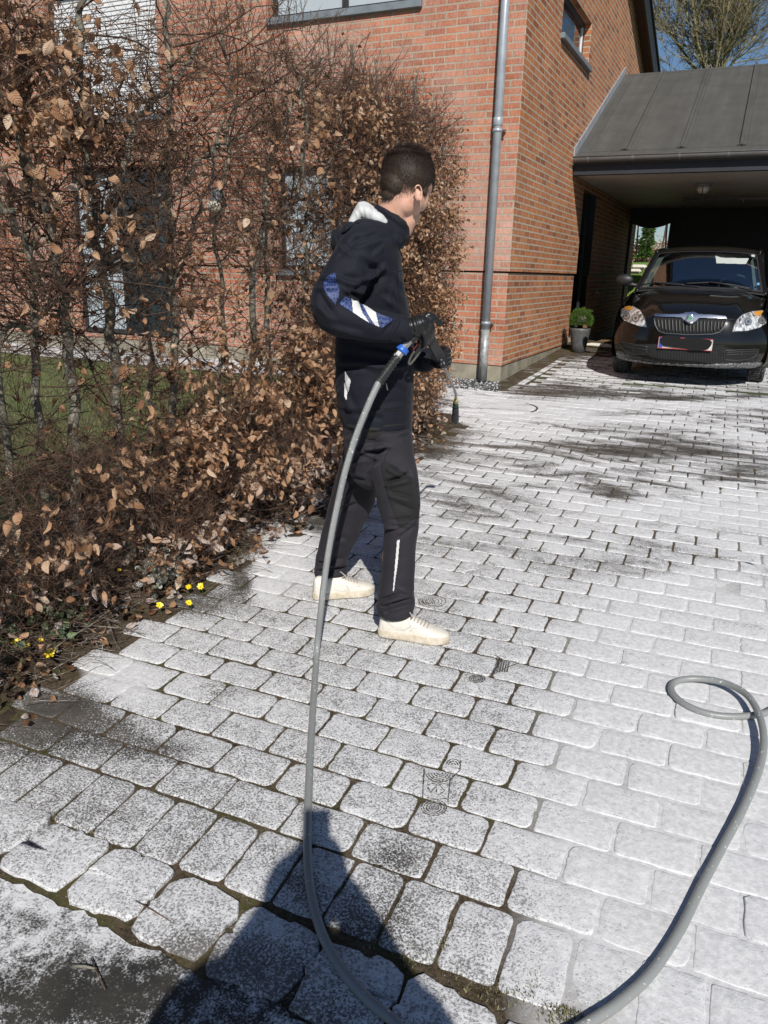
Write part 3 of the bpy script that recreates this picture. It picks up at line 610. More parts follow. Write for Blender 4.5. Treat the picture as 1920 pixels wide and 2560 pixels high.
# ================================================================ PEOPLE
def crs(P, n=8):
    P = [np.array(p, float) for p in P]; Q = [2 * P[0] - P[1]] + P + [2 * P[-1] - P[-2]]; out = []
    for i in range(1, len(Q) - 2):
        for k in range(n):
            t = k / n; a, b, c, d = Q[i - 1], Q[i], Q[i + 1], Q[i + 2]
            out.append(.5 * ((2 * b) + (c - a) * t + (2 * a - 5 * b + 4 * c - d) * t * t + (3 * b - a - 3 * c + d) * t ** 3))
    return out + [P[-1]]
def ringloft(mb, rows, n=28, pw=2.3, tilt=None):
    G = []
    for r in rows:
        y, xl, xr, d, b = r[:5]; A, B = PP(xl, y, d), PP(xr, y if len(r) < 6 else r[5], d); c = (A + B) / 2; a = (B - A) / 2; ring = []
        for k in range(n):
            t = 2 * math.pi * k / n; ct, st = math.cos(t), math.sin(t)
            ring.append(c + a * np.sign(ct) * abs(ct) ** (2 / pw) + FH * b * np.sign(st) * abs(st) ** (2 / pw))
        G.append(ring)
    mb.grid(G, close=True); mb.poly(G[0]); mb.poly(G[-1][::-1]); return mb
def cloth(name, c, spec=.25, weave=900):
    N = NT(name); col = N.ramp(N.noise(5, 4), [(.3, tuple(np.array(c) * .8)), (.7, tuple(np.array(c) * 1.25))]); N.set('Base Color', col); N.set('Roughness', .78); N.set('Specular IOR Level', spec)
    N.set('Sheen Weight', .03); N.set('Sheen Roughness', .5)
    b = N.bump(N.noise(weave, 2), .25, .0006); N.bump(N.noise(16, 4, .6, dist=.6), .45, .006, b); return N.m
M['jacket'] = cloth('navy_shell_fabric', (.0065, .0075, .0135)); M['trousers'] = cloth('charcoal_fabric', (.020, .0185, .023)); M['pocket'] = cloth('black_pocket_fabric', (.013, .013, .014))
sk = NT('skin'); sk.set('Base Color', sk.ramp(sk.noise(30, 4), [(.3, (.56, .30, .21)), (.7, (.68, .41, .30))])); sk.set('Roughness', .5); sk.set('Subsurface Weight', .12); sk.set('Subsurface Radius', (.012, .005, .003)); sk.bump(sk.noise(250, 3), .12, .001); M['skin'] = sk.m
hr = NT('brown_hair'); hzz = hr.n('MapRange', Value=hr.n('SeparateXYZ', Vector=hr.co()).outputs[2], From__Min=float(PP(1000, 480, 3.0)[2]), From__Max=float(PP(1000, 415, 3.0)[2]), To__Min=0.0, To__Max=1.0).outputs[0]; nh_ = hr.noise(260, 3); hr.set('Base Color', hr.mix(hzz, hr.ramp(nh_, [(.3, (.040, .028, .021)), (.7, (.115, .080, .062))]), hr.ramp(nh_, [(.3, (.012, .008, .006)), (.7, (.050, .033, .025))]))); hr.set('Roughness', .5); hr.set('Specular IOR Level', .22); M['hair'] = hr.m
ROOT = gnd(960, 1530)
# ---- the worker
bd = MB(); up3 = np.array([0, 0, 1.])
def E(x, y, d, rx, ry, rz, ang=0.0):
    c = PP(x, y, d); A = np.array([RH, FH, up3]).T; ca_, sa_ = math.cos(ang), math.sin(ang); R2 = np.array([[ca_, 0, -sa_], [0, 1, 0], [sa_, 0, ca_]]); return c, (rx, ry, rz), A @ R2
def addE(mb, *a, **k): c, r, A = E(*a, **k); mb.ell(c, r, A, 12)
addE(bd, 1016, 438, 3.0, .084, .078, .090); addE(bd, 1028, 490, 3.01, .056, .062, .068); addE(bd, 1012, 510, 3.0, .046, .052, .046, ang=-.5); addE(bd, 1033, 540, 3.04, .026, .034, .026, ang=.3); addE(bd, 1052, 496, 3.02, .030, .040, .045)
addE(bd, 1060, 462, 3.02, .034, .05, .045)
fd = _n(FH * .92 + RH * .38 - up3 * .38)                     # where the face looks
nc = PP(1024, 490, 3.02); bd.ell(nc + fd * .078, (.014, .014, .026), None, 8); bd.ell(nc + fd * .066 - up3 * .035, (.024, .02, .010), None, 8); bd.ell(nc + fd * .060 - up3 * .060, (.02, .02, .016), None, 8)
bd.tube([PP(968, 570, 3.04), PP(985, 530, 3.02), PP(1005, 490, 3.0)], [.062, .058, .056], 20, dome=True); bd.tube([PP(1005, 570, 3.03), PP(1020, 545, 3.02)], [.042, .036], 16, dome=True)
for sgn, px, dd in ((-1, 1043, 2.925), (1, 1030, 3.085)):    # ears
    e0 = PP(px, 487, dd); bd.ell(e0, (.011, .006, .024), np.array([RH, FH, up3]).T, 10)
    rim = [e0 + RH * (.015 * math.sin(t) + .002) + up3 * (.028 * math.cos(t) + .003) + FH * sgn * (.007 + .004 * math.cos(t)) for t in [(-.9 + i * .33) for i in range(11)]]; bd.tube(rim, [.0042] * 9 + [.0055, .006], 8, dome=True)
# trunk, arms, legs under the clothes
bd.tube([PP(930, 640, 3.05), PP(932, 700, 3.05), PP(935, 850, 3.05), PP(938, 1000, 3.06), PP(945, 1100, 3.05)], [.075, .085, .085, .09, .10], 16, dome=True)
bd.tube([PP(940, 625, 3.04), PP(905, 625, 2.92), PP(870, 690, 2.85), PP(828, 765, 2.80), PP(915, 808, 2.79), PP(1010, 822, 2.80)], [.06, .055, .05, .042, .038, .028], 14, dome=True)
bd.tube([PP(940, 625, 3.06), PP(930, 635, 3.2), PP(950, 740, 3.27), PP(965, 840, 3.26), PP(1030, 885, 3.13), PP(1072, 903, 3.05)], [.06, .055, .05, .042, .036, .028], 14, dome=True)
bd.tube([PP(965, 1100, 2.99), PP(1000, 1300, 2.91), PP(985, 1400, 2.89), PP(975, 1530, 2.88), PP(975, 1560, 2.88)], [.08, .055, .05, .035, .03], 14, dome=True)
bd.tube([PP(915, 1100, 3.13), PP(870, 1280, 3.21), PP(842, 1370, 3.25), PP(820, 1450, 3.27), PP(820, 1480, 3.27)], [.08, .055, .05, .035, .03], 14, dome=True)
pm = remesh(bd, .0045, 8); person = link('person', pm, M['skin'], None, True)
tag(person, 'young man in black work jacket and dark trousers holding a pressure washer lance', 'person')
def child(name, me, mat): return link(name, me, mat, person, True)
sd = _n(np.cross(fd, up3)); ew = simple('eye_white', (.6, .6, .6), .2, .02, 5, 0)
for s in (-1, 1): MB().ell(nc + fd * .058 + up3 * .022 + sd * s * .030, (.010, .010, .010), None, 8).build('eye', ew, person, True)
# hair
hb = MB(); addE(hb, 1019, 428, 3.0, .0965, .089, .083); addE(hb, 989, 454, 2.995, .054, .075, .054, ang=.12); addE(hb, 1066, 438, 3.02, .030, .055, .046, ang=.15); addE(hb, 1059, 468, 2.975, .013, .016, .024, ang=.1); addE(hb, 1014, 404, 2.99, .055, .06, .040, ang=.1); addE(hb, 978, 484, 3.0, .037, .055, .026, ang=-.1)
addE(hb, 1078, 462, 3.03, .012, .035, .022)
hm_ = remesh(hb, .0045, 6)
c, nn = arr(hm_); cen = PP(1010, 400, 3.0)
for i in range(len(c)):
    q = c[i] - cen; a = math.atan2(q @ FH, q @ RH); c[i] += nn[i] * ((.0022 + .0045 * min(max((q[2] + .0) / .05, 0), 1)) * mnoise.noise((c[i][0] * 38, c[i][1] * 38, c[i][2] * 22)) + .0015 * mnoise.noise((a * 40, q[2] * 30, 5)))
setco(hm_, c); hair = child('hair', hm_, M['hair'])
idx = rng.integers(0, len(c), 15000); V_, F_q = [], []
for i in idx:
    p = c[i]; q = p - cen
    dn = np.array([0, 0, -1.]); t = q / (np.linalg.norm(q) + 1e-6); hz = (p[2] - (cen[2] - .09)) / .16
    flow = dn * .9 + t * .5 + rng.normal(0, .22, 3) if hz < .75 else RH * .8 + FH * .35 + t * .2 + rng.normal(0, .35, 3)
    flow = flow - nn[i] * (flow @ nn[i]); flow = _n(flow); L = rng.uniform(.010, .018) if hz < .7 else rng.uniform(.022, .044)
    tip = p + flow * L + nn[i] * L * rng.uniform(.12, .38); sd_ = _n(np.cross(flow, nn[i])) * .00055; b0 = len(V_); mid = p + flow * L * .5 + nn[i] * L * .2
    V_ += [p - sd_, p + sd_, mid + sd_ * .8, mid - sd_ * .8, tip + sd_ * .1, tip - sd_ * .1]; F_q += [(b0, b0 + 1, b0 + 2, b0 + 3), (b0 + 3, b0 + 2, b0 + 4, b0 + 5)]
HBV = bvh_of(hair); pc_, pn_ = arr(pm); hz_ = PP(1010, 470, 3.0)
for i in range(len(pc_)):                                   # short stubble that softens the hairline
    if pc_[i][2] < hz_[2] - .075 or pc_[i][2] > hz_[2] + .06: continue
    h = HBV.find_nearest(Vector(pc_[i]))
    if h[0] is None: continue
    dist = h[3]
    if dist > .016 or (pc_[i] - cen) @ fd > .07: continue
    for _k in range(int(rng.poisson(3.0 * (1 - dist / .016)))):
        p = pc_[i] + rng.normal(0, .0018, 3); nv = pn_[i]; flow = np.array([0, 0, -1.]) + rng.normal(0, .3, 3) - RH * .2; flow = _n(flow - nv * (flow @ nv)); L = rng.uniform(.004, .009); tip = p + flow * L + nv * L * .3; s_d = _n(np.cross(flow, nv)) * .00045; b0 = len(V_); mid = (p + tip) / 2
        V_ += [p - s_d, p + s_d, mid + s_d * .8, mid - s_d * .8, tip + s_d * .1, tip - s_d * .1]; F_q += [(b0, b0 + 1, b0 + 2, b0 + 3), (b0 + 3, b0 + 2, b0 + 4, b0 + 5)]
quickmesh('hair_strands', V_, F_q, M['hair'], hair)
# jacket
j = MB()
ringloft(j, [(548, 912, 990, 3.04, .08), (572, 884, 1000, 3.04, .13), (600, 856, 997, 3.04, .175), (640, 850, 1002, 3.045, .20), (700, 852, 1010, 3.05, .19), (760, 848, 1022, 3.05, .175), (820, 840, 1028, 3.05, .165), (890, 838, 1034, 3.05, .16), (960, 838, 1034, 3.05, .165), (1030, 846, 1032, 3.05, .17), (1060, 857, 1030, 3.05, .168), (1066, 862, 1026, 3.05, .155)])
j.tube(crs([PP(930, 612, 2.95), PP(900, 632, 2.885), PP(868, 690, 2.845), PP(832, 748, 2.815), PP(836, 785, 2.80), PP(885, 803, 2.79), PP(945, 814, 2.79), PP(1004, 822, 2.80)], 3), list(np.interp(np.linspace(0, 7, 22), range(8), [.085, .087, .085, .080, .072, .064, .058, .052])), 20, dome=True)
j.tube(crs([PP(935, 625, 3.12), PP(930, 640, 3.2), PP(950, 740, 3.25), PP(965, 840, 3.24), PP(1020, 883, 3.13), PP(1062, 900, 3.06)], 3), list(np.interp(np.linspace(0, 5, 16), range(6), [.08, .08, .07, .062, .054, .050])), 18, dome=True)
addE(j, 866, 606, 3.02, .052, .14, .060, ang=.5); addE(j, 905, 568, 3.03, .05, .13, .028, ang=-.25); addE(j, 850, 612, 3.03, .03, .11, .055, ang=.2); addE(j, 950, 575, 2.95, .055, .05, .030, ang=-.5); addE(j, 985, 600, 2.97, .03, .05, .03, ang=-.9)
jm = remesh(j, .0062, 7)
folds(jm, [(905, 650, 960, 690, 9, -.008), (925, 700, 960, 668, 8, .012), (890, 720, 950, 695, 7, -.012), (845, 700, 900, 715, 8, .010), (868, 735, 905, 742, 6, -.014), (860, 722, 892, 752, 5, .012), (800, 700, 850, 705, 6, -.009), (785, 722, 840, 718, 7, .009), (905, 760, 940, 700, 9, -.012),
 (840, 610, 880, 640, 7, .007), (846, 640, 900, 590, 6, -.007), (880, 600, 940, 585, 5, -.006), (895, 620, 960, 600, 6, .006), (830, 820, 900, 838, 8, .006), (790, 760, 830, 800, 8, .007), (800, 735, 822, 770, 6, -.007), (930, 800, 990, 806, 6, .004), (955, 838, 985, 800, 5, -.005), (975, 845, 996, 800, 4, .005),
 (850, 900, 1000, 918, 10, .008), (845, 918, 930, 925, 7, -.009), (870, 930, 1020, 912, 8, .006), (900, 860, 1010, 880, 9, -.008), (842, 960, 880, 1030, 9, .007), (850, 1030, 950, 1045, 8, -.007), (960, 1020, 1028, 1010, 6, .006), (980, 960, 1025, 985, 7, -.005), (1000, 640, 975, 760, 7, .007), (980, 690, 1015, 740, 6, -.007), (960, 745, 1000, 775, 8, .006), (1005, 850, 1030, 870, 6, -.006), (935, 640, 975, 600, 6, .007), (845, 985, 880, 940, 5, .005)], True)
jacket = child('jacket', jm, M['jacket']); JB = bvh_of(jacket)
cl = MB(); ringloft(cl, [(509, 938, 1026, 3.03, .070, 561), (530, 930, 1027, 3.03, .080, 578), (556, 912, 1022, 3.03, .100, 600), (590, 895, 1002, 3.04, .13, 625)], 28, 2.1)
cm = remesh(cl, .005, 4); folds(cm, [(950, 530, 1010, 575, 5, -.006), (945, 550, 1000, 600, 5, .005), (985, 530, 1020, 570, 4, .004)]); collar = link('collar', cm, M['jacket'], jacket, True)
hl = MB()
for dd in (2.95, 2.99, 3.03, 3.07, 3.11): hl.tube(crs([PP(882, 556, dd), PP(903, 520 + abs(dd - 3.03) * 120, dd), PP(928, 532 + abs(dd - 3.03) * 80, dd), PP(958, 556, dd)], 4), [.018] * 4 + [.024] * 4 + [.024] * 4 + [.018], 12, dome=True)
hl.tube([PP(910, 560, 2.95), PP(910, 560, 3.1)], .035, 12)
hlm = remesh(hl, .005, 4); folds(hlm, [(905, 510, 912, 545, 3, -.003), (922, 515, 932, 545, 3, .003), (890, 530, 898, 550, 3, .003)]); link('hood_lining', hlm, simple('white_lining', (.52, .53, .53), .6, .05, 9, .1), jacket, True)
hd = MB(); [addE(hd, *a, ang=g_) for a, g_ in (((872, 578, 3.0, .040, .13, .030), .75), ((905, 563, 2.985, .034, .09, .022), -.1), ((935, 566, 2.97, .04, .08, .022), -.45), ((965, 585, 2.97, .035, .06, .020), -.8), ((848, 612, 3.0, .030, .10, .058), .25))]
hdm = remesh(hd, .005, 4); folds(hdm, [(880, 585, 950, 566, 5, .004), (850, 600, 880, 570, 4, -.004)]); link('hood', hdm, M['jacket'], jacket, True)
# patches
bp = NT('blue_patterned_patch'); vz_ = bp.n('TexVoronoi', _feature='DISTANCE_TO_EDGE', Scale=95.0, Vector=bp.co()).outputs['Distance']; bp.set('Base Color', bp.ramp(vz_, [(.0, (.05, .09, .26)), (.06, (.05, .09, .26)), (.09, (.012, .02, .07))])); bp.set('Roughness', .6)
wr = simple('reflective_white', (.58, .58, .57), .45, .04, 30, .1)
crop = lambda L_: [(700 + x / 2.91, 340 + y / 2.91) for x, y in L_]
decal('sleeve_patch', crop([(335, 1030), (400, 995), (415, 1060), (432, 1120), (425, 1170), (400, 1225), (345, 1160), (315, 1090)]), JB, bp.m, .002, jacket)
decal('sleeve_patch', crop([(432, 1220), (470, 1170), (520, 1185), (535, 1285), (480, 1255)]), JB, bp.m, .002, jacket)
decal('reflective_stripe', crop([(520, 1183), (565, 1200), (600, 1290), (650, 1360), (530, 1284)]), JB, wr, .0022, jacket)
decal('sleeve_patch', crop([(565, 1200), (600, 1225), (640, 1300), (690, 1375), (650, 1362), (600, 1290)]), JB, bp.m, .002, jacket)
decal('reflective_stripe', crop([(598, 1222), (660, 1262), (695, 1285), (722, 1388), (690, 1375), (640, 1300)]), JB, wr, .0022, jacket)
decal('sleeve_patch', crop([(697, 1285), (825, 1335), (742, 1395), (722, 1388)]), JB, bp.m, .002, jacket)
decal('reflective_stripe', crop([(475, 1712), (516, 1780), (500, 1865), (478, 1800)]), JB, wr, .002, jacket); decal('reflective_stripe', crop([(470, 1790), (492, 1860), (484, 1925), (470, 1895)]), JB, wr, .002, jacket)
sm_ = simple('dark_seam', (.006, .006, .008), .8, .1, 9, 0)
for pts in ([(800, 990), (860, 985), (890, 975)], [(735, 1000), (760, 1180), (870, 1290)], [(860, 1298), (915, 1320)], [(770, 1800), (780, 1870), (775, 1960)], [(880, 880), (925, 1100), (945, 1290)], [(600, 2010), (780, 1995), (940, 1985)], [(470, 1690), (455, 1800), (480, 1950)], [(880, 1560), (890, 1500), (905, 1320)], [(430, 1690), (600, 1665), (720, 1690)]):
    seam('seam', crop(pts), JB, sm_, .0013, 0, jacket)
zp = crop([(772, 1795), (782, 1850)]); z_ = seam('zip_pull', zp, JB, M['steel'], .003, .003, jacket)
# trousers
tr = MB()
ringloft(tr, [(1040, 855, 1026, 3.05, .150), (1100, 859, 1030, 3.05, .158), (1150, 862, 1034, 3.05, .15), (1195, 880, 1020, 3.04, .12), (1215, 905, 990, 3.04, .08)])
ringloft(tr, [(1070, 912, 1029, 2.98, .10), (1120, 922, 1033, 2.97, .10), (1190, 926, 1046, 2.94, .095), (1260, 944, 1053, 2.92, .088), (1320, 960, 1047, 2.90, .08), (1380, 957, 1040, 2.89, .074), (1440, 951, 1036, 2.88, .070), (1480, 946, 1035, 2.87, .072), (1512, 941, 1039, 2.86, .078), (1530, 942, 1033, 2.86, .074), (1540, 955, 1020, 2.86, .055)], 24)
ringloft(tr, [(1070, 862, 985, 3.13, .10), (1120, 858, 975, 3.14, .10), (1190, 840, 952, 3.17, .095), (1260, 822, 936, 3.20, .088), (1320, 807, 906, 3.22, .08), (1385, 791, 874, 3.25, .07), (1425, 784, 868, 3.26, .074), (1447, 790, 868, 3.26, .07), (1464, 812, 858, 3.26, .05)], 24)
tm = remesh(tr, .0062, 5)
cp2 = lambda L_: [(740 + x / 3.457, 1000 + y / 3.457) for x, y in L_]
fo = []
for (x1, y1_, x2, y2_, w_, a_) in [(560, 420, 760, 400, 16, .010), (560, 470, 780, 430, 14, -.012), (540, 440, 700, 500, 12, .009), (660, 470, 800, 420, 10, -.010), (700, 500, 820, 400, 10, .008), (790, 740, 980, 690, 14, .012), (800, 700, 960, 640, 12, -.012), (800, 600, 950, 680, 12, .010), (820, 830, 1000, 870, 16, .008), (780, 1100, 900, 1120, 12, .010), (770, 1130, 950, 1110, 10, -.010), (780, 1080, 1040, 1040, 14, .008), (900, 1180, 1040, 1080, 12, -.008), (730, 1760, 900, 1700, 14, .012), (720, 1800, 1000, 1720, 12, -.013), (740, 1720, 880, 1690, 10, -.010), (780, 1830, 1020, 1760, 12, .012), (700, 1770, 780, 1850, 12, .010), (900, 1640, 1020, 1670, 16, .006),
    (190, 1440, 420, 1400, 14, .010), (200, 1480, 430, 1450, 12, -.012), (240, 1530, 430, 1490, 12, .012), (180, 1400, 300, 1440, 10, -.008), (420, 560, 600, 520, 16, .008), (400, 640, 580, 700, 16, -.008), (370, 880, 500, 760, 16, .009), (340, 960, 520, 900, 14, -.007), (300, 1200, 430, 1230, 16, .006), (440, 340, 560, 300, 14, .008), (900, 320, 1000, 300, 14, -.007), (640, 620, 700, 560, 14, .010), (880, 900, 1050, 960, 18, -.006), (1000, 600, 1050, 900, 10, .006)]:
    fo.append((740 + x1 / 3.457, 1000 + y1_ / 3.457, 740 + x2 / 3.457, 1000 + y2_ / 3.457, w_ / 3.457 * 1.3, a_))
folds(tm, fo, True); trou = child('trousers', tm, M['trousers']); TB = bvh_of(trou)
decal('thigh_pocket', cp2([(735, 560), (770, 520), (1040, 690), (1062, 960), (1062, 1000), (905, 1090), (860, 1010), (800, 820), (750, 640)]), TB, M['pocket'], .004, trou, 2)
for pts in ([(735, 580), (770, 760), (860, 1010), (905, 1092), (1062, 1000)], [(1040, 690), (1062, 960), (1050, 1030), (900, 1180)], [(790, 745), (960, 690), (1035, 690)], [(760, 520), (815, 400)], [(640, 660), (790, 1000), (850, 1020)], [(880, 1210), (870, 1450), (845, 1640)], [(520, 400), (560, 480), (660, 490)]):
    seam('seam', cp2(pts), TB, sm_, .0014, 0, trou)
decal('reflective_stripe', cp2([(874, 1212), (896, 1206), (880, 1400), (858, 1560), (846, 1650), (838, 1650), (852, 1480)]), TB, wr, .003, trou, 1.2)
st = MB(); ringloft(st, [(1038, 850, 1030, 3.05, .166), (1062, 862, 1031, 3.05, .166), (1078, 868, 1030, 3.05, .160), (1082, 872, 1026, 3.05, .15)]); stm = remesh(st, .006, 3)
folds(stm, [(870, 1065, 960, 1078, 5, .006), (930, 1080, 1028, 1066, 5, -.006)]); child('sweater_hem', stm, cloth('black_sweater', (.016, .015, .015)))
# shoes
M['shoe'] = simple('white_leather', (.66, .62, .54), .5, .08, 25, .15, 90); sw_ = NT('worn_sole'); sw_.set('Base Color', sw_.ramp(sw_.noise(30, 6), [(.35, (.46, .38, .27)), (.6, (.60, .55, .46))])); sw_.set('Roughness', .7); M['sole'] = sw_.m
lace_m = simple('grey_lace', (.33, .30, .29), .8, .2, 60, .1)
def shoe(heel, toe, lw, side):
    heel = np.array(heel, float); toe = np.array(toe, float); f = toe - heel; Ls = np.linalg.norm(f[:2]); f = f / np.linalg.norm(f); s = _n(np.cross(f, up3)); u_ = np.cross(s, f)
    P = lambda a, b, z: heel + f * a * Ls + s * b + u_ * z
    wid = lambda a: np.interp(a, [0, .04, .15, .35, .5, .68, .82, .93, .985, 1], [.012, .028, .036, .036, .040, .050, .048, .036, .018, .006])
    sm2 = MB(); ts = [.0, .015, .04, .1, .2, .35, .5, .62, .74, .84, .91, .96, .985, 1.0]
    G = [[P(a, wid(a) * 1.06 * k, z) for k, z in ((-.97, .002), (-1, .008), (-1.0, .030), (-.94, .034), (.94, .034), (1.0, .030), (1, .008), (.97, .002))] for a in ts]
    sm2.grid(G, close=True); sm2.poly(G[0]); sm2.poly(G[-1]); um = MB(); G = []
    for a in ts[1:-1]:
        h = np.interp(a, [0, .05, .15, .30, .42, .55, .70, .84, .95, 1], [.088, .105, .108, .100, .105, .088, .066, .055, .044, .03]); w0 = wid(a); ring = []
        for k in range(17):
            t = math.pi * k / 16; ct = math.cos(t); ring.append(P(a + (.02 if a < .05 else 0) * math.sin(t), w0 * .99 * np.sign(ct) * abs(ct) ** .62 * (1 - .30 * math.sin(t) ** 3), .026 + (h - .026) * math.sin(t) ** .75))
        G.append(ring)
    um.grid(G); um.poly(G[0]); um.poly(G[-1]); um.poly([g[0] for g in G] + [g[-1] for g in G][::-1])
    me = remesh(um, .004, 2); r_ = child('shoe', me, M['shoe']); sb = bvh_of(r_)
    so_ = sm2.build('sole', M['sole'], r_, True); 
    la = MB()
    for k in range(6):
        a = .47 + k * .045; z = np.interp(a, [.42, .55, .70, .84], [.105, .088, .068, .056]); la.tube([P(a, -.026, z - .004), P(a + .012, -.012, z + .004), P(a + .02, .0, z + .006), P(a + .012, .012, z + .004), P(a, .026, z - .004)], .0032, 6, flat=.6)
    for sgn in (-1, 1): la.tube(crs([P(.46, 0, .108), P(.44, .02 * sgn, .125), P(.50, .035 * sgn, .11), P(.47, .02 * sgn, .10)], 5), .0026, 6)
    la.build('laces', lace_m, r_, True); return r_, P
hr_ = gnd(946, 1585); tr_ = gnd(1124, 1606)
r1, PR = shoe(hr_, tr_, 1, -1); RB = bvh_of(r1)
l1, PL = shoe(gnd(781, 1497), gnd(937, 1480), 1, -1); LB = bvh_of(l1)
seamg = simple('shoe_seam', (.42, .41, .40), .6, .1, 9, 0)
for B_, rt, pts_ in ((RB, r1, [[(765, 1895), (850, 1960), (930, 1985), (990, 1960), (960, 1905), (985, 1925), (995, 1960), (940, 1995), (850, 1980), (765, 1900)], [(985, 2000), (1010, 1975), (1090, 1965), (1170, 1975)], [(735, 1900), (760, 2000)], [(1170, 1945), (1240, 1955), (1300, 1990)]]), (LB, l1, [[(330, 1640), (400, 1655), (450, 1635), (430, 1600), (448, 1615), (455, 1640), (400, 1665)], [(455, 1655), (480, 1620), (560, 1610)]])):
    for p_ in pts_: seam('stitching', cp2(p_), B_, seamg, .0011, 0, rt)
MB().tube(crs([PL(.50, -.03, .10), PL(.52, -.06, .06), PL(.54, -.09, .012), PL(.62, -.16, .008), PL(.75, -.22, .008)], 6), .002, 6).build('loose_lace', simple('white_lace', (.6, .58, .54), .8, .1, 30, 0), l1, True)
# gloves
gm = NT('black_nitrile'); gm.set('Base Color', (.012, .012, .013, 1)); gm.set('Roughness', .36); gm.set('Specular IOR Level', .5); b_ = gm.bump(gm.noise(120, 4, .6, dist=1.5), .35, .002); M['glove'] = gm.m
g1 = MB(); W = np.array
g1.tube([PP(1004, 822, 2.80), PP(1022, 817, 2.798), PP(1040, 813, 2.797), PP(1058, 806, 2.797), PP(1070, 801, 2.80)], [.036, .037, .041, .040, .026], 18, flat=.78, dome=True); g1.tube([PP(1035, 825, 2.80), PP(1058, 822, 2.80)], [.026, .026], 14, dome=True)
g1.tube(crs([PP(1060, 797, 2.79), PP(1073, 788, 2.79), PP(1087, 797, 2.80), PP(1101, 810, 2.82)], 4), [.0125] * 5 + [.0115] * 4 + [.0105] * 4, 12, dome=True)
for (x, y) in ((1068, 806), (1062, 816), (1053, 825)):
    g1.tube(crs([PP(x, y, 2.785), PP(x + 11, y + 15, 2.788), PP(x + 9, y + 36, 2.815), PP(x - 2, y + 43, 2.855), PP(x - 12, y + 38, 2.865)], 4), [.0128] * 5 + [.0118] * 4 + [.011] * 4 + [.0095] * 4, 12, dome=True)
g1.tube(crs([PP(1040, 806, 2.84), PP(1058, 806, 2.875), PP(1074, 814, 2.875)], 4), [.014] * 5 + [.0115] * 4, 12, dome=True)
gme = remesh(g1, .0026, 3); folds(gme, [(1020, 800, 1030, 830, 2.2, .0022), (1028, 798, 1036, 830, 2.0, -.002), (1040, 795, 1050, 825, 2.0, .002), (1048, 792, 1062, 822, 2.0, -.0018), (1018, 828, 1045, 836, 2.2, .002), (1064, 800, 1070, 815, 1.6, .0015)]); child('glove', gme, M['glove'])
MB().tube([PP(1000, 822, 2.80), PP(1010, 821, 2.80)], [.042, .039], 18).build('glove_cuff', M['glove'], person, True)
g2 = MB(); g2.tube([PP(1066, 904, 3.05), PP(1080, 902, 3.045), PP(1096, 895, 3.04), PP(1106, 888, 3.035)], [.030, .031, .036, .028], 18, flat=.8, dome=True)
for i in range(4):
    y = 872 + 10.5 * i; g2.tube(crs([PP(1100 - i, y, 3.055), PP(1114, y + 1, 3.03), PP(1120, y + 6, 2.985), PP(1113, y + 10, 2.945), PP(1103, y + 9, 2.935)], 4), [.0125] * 9 + [.0115] * 4 + [.0098] * 4, 12, dome=True)
g2.tube(crs([PP(1084, 905, 3.03), PP(1094, 913, 2.98), PP(1103, 914, 2.945), PP(1110, 911, 2.935)], 4), [.015] * 5 + [.0135] * 4 + [.012] * 4, 12, dome=True)
child('glove', remesh(g2, .0026, 3), M['glove'])
# ---- pressure washer gun
gun = empty('spray_lance', tuple(PP(1060, 842, 2.84)), 'black pressure washer gun and bent steel lance held in gloved hands', 'spray lance')
b_ = MB(); b_.tube(crs([PP(1022, 851, 2.80), PP(1034, 843, 2.805), PP(1046, 838, 2.815), PP(1060, 836, 2.83), PP(1072, 842, 2.845)], 4), [.013] * 4 + [.017] * 5 + [.018] * 4 + [.019] * 4, 14, dome=True)
b_.tube(crs([PP(1058, 840, 2.83), PP(1052, 862, 2.84), PP(1040, 885, 2.86)], 4), [.016] * 5 + [.012] * 4, 12, dome=True); gb_ = link('gun_body', remesh(b_, .003, 3), M['plastic_black'], gun, True)
MB().tube(crs([PP(1066, 850, 2.84), PP(1056, 870, 2.845), PP(1040, 893, 2.85), PP(1026, 910, 2.85), PP(1022, 907, 2.85), PP(1027, 893, 2.845), PP(1036, 878, 2.84)], 5), .0045, 8).build('trigger_guard', simple('grey_guard', (.09, .085, .08), .5, .2, 30, 0), gun, True)
MB().tube(crs([PP(1044, 856, 2.825), PP(1040, 866, 2.83), PP(1032, 876, 2.835)], 4), .005, 8, flat=.6).build('trigger', simple('dark_red_plastic', (.16, .02, .02), .4, .1, 9, 0), gun, True)
s0, s1 = PP(1070, 838, 2.845), PP(1108, 906, 2.965); ax_ = _n(s1 - s0); sdv = _n(np.cross(ax_, FH)); MM = np.array([sdv, np.cross(ax_, sdv), ax_]).T
h_ = MB(); h_.box((s0 + s1) / 2, (.019, .012, np.linalg.norm(s1 - s0) / 2), MM, 0, .005); hs = h_.build('lance_sleeve', M['plastic_black'], gun)
gr = MB(); [gr.box((s0 + s1) / 2 + sdv * k - FH * .012, (.0025, .003, np.linalg.norm(s1 - s0) / 2 - .01), MM) for k in (-.010, -.002, .006)]; gr.build('groove_rib', M['black_trim'], hs)
MB().lathe(s0 + ax_ * .004, [(.022, -.008), (.024, -.004), (.024, .006), (.02, .010)], 20, MM).build('lock_ring', M['plastic_black'], gun, True)
MB().tube(crs([PP(1108, 906, 2.965), PP(1114, 924, 3.12), PP(1124, 947, 3.38), PP(1134, 969, 3.68), PP(1139, 983, 3.84), PP(1140, 1000, 3.96)], 5), .0062, 12).build('steel_tube', simple('dull_steel', (.36, .36, .37), .4, .15, 40, 0, metal=.75), gun, True)
MB().tube([PP(1140, 997, 3.94), PP(1140, 1008, 3.99)], .0120, 12).build('yellow_fitting', simple('yellow_brass', (.42, .38, .14), .5, .2, 80, 0), gun, True)
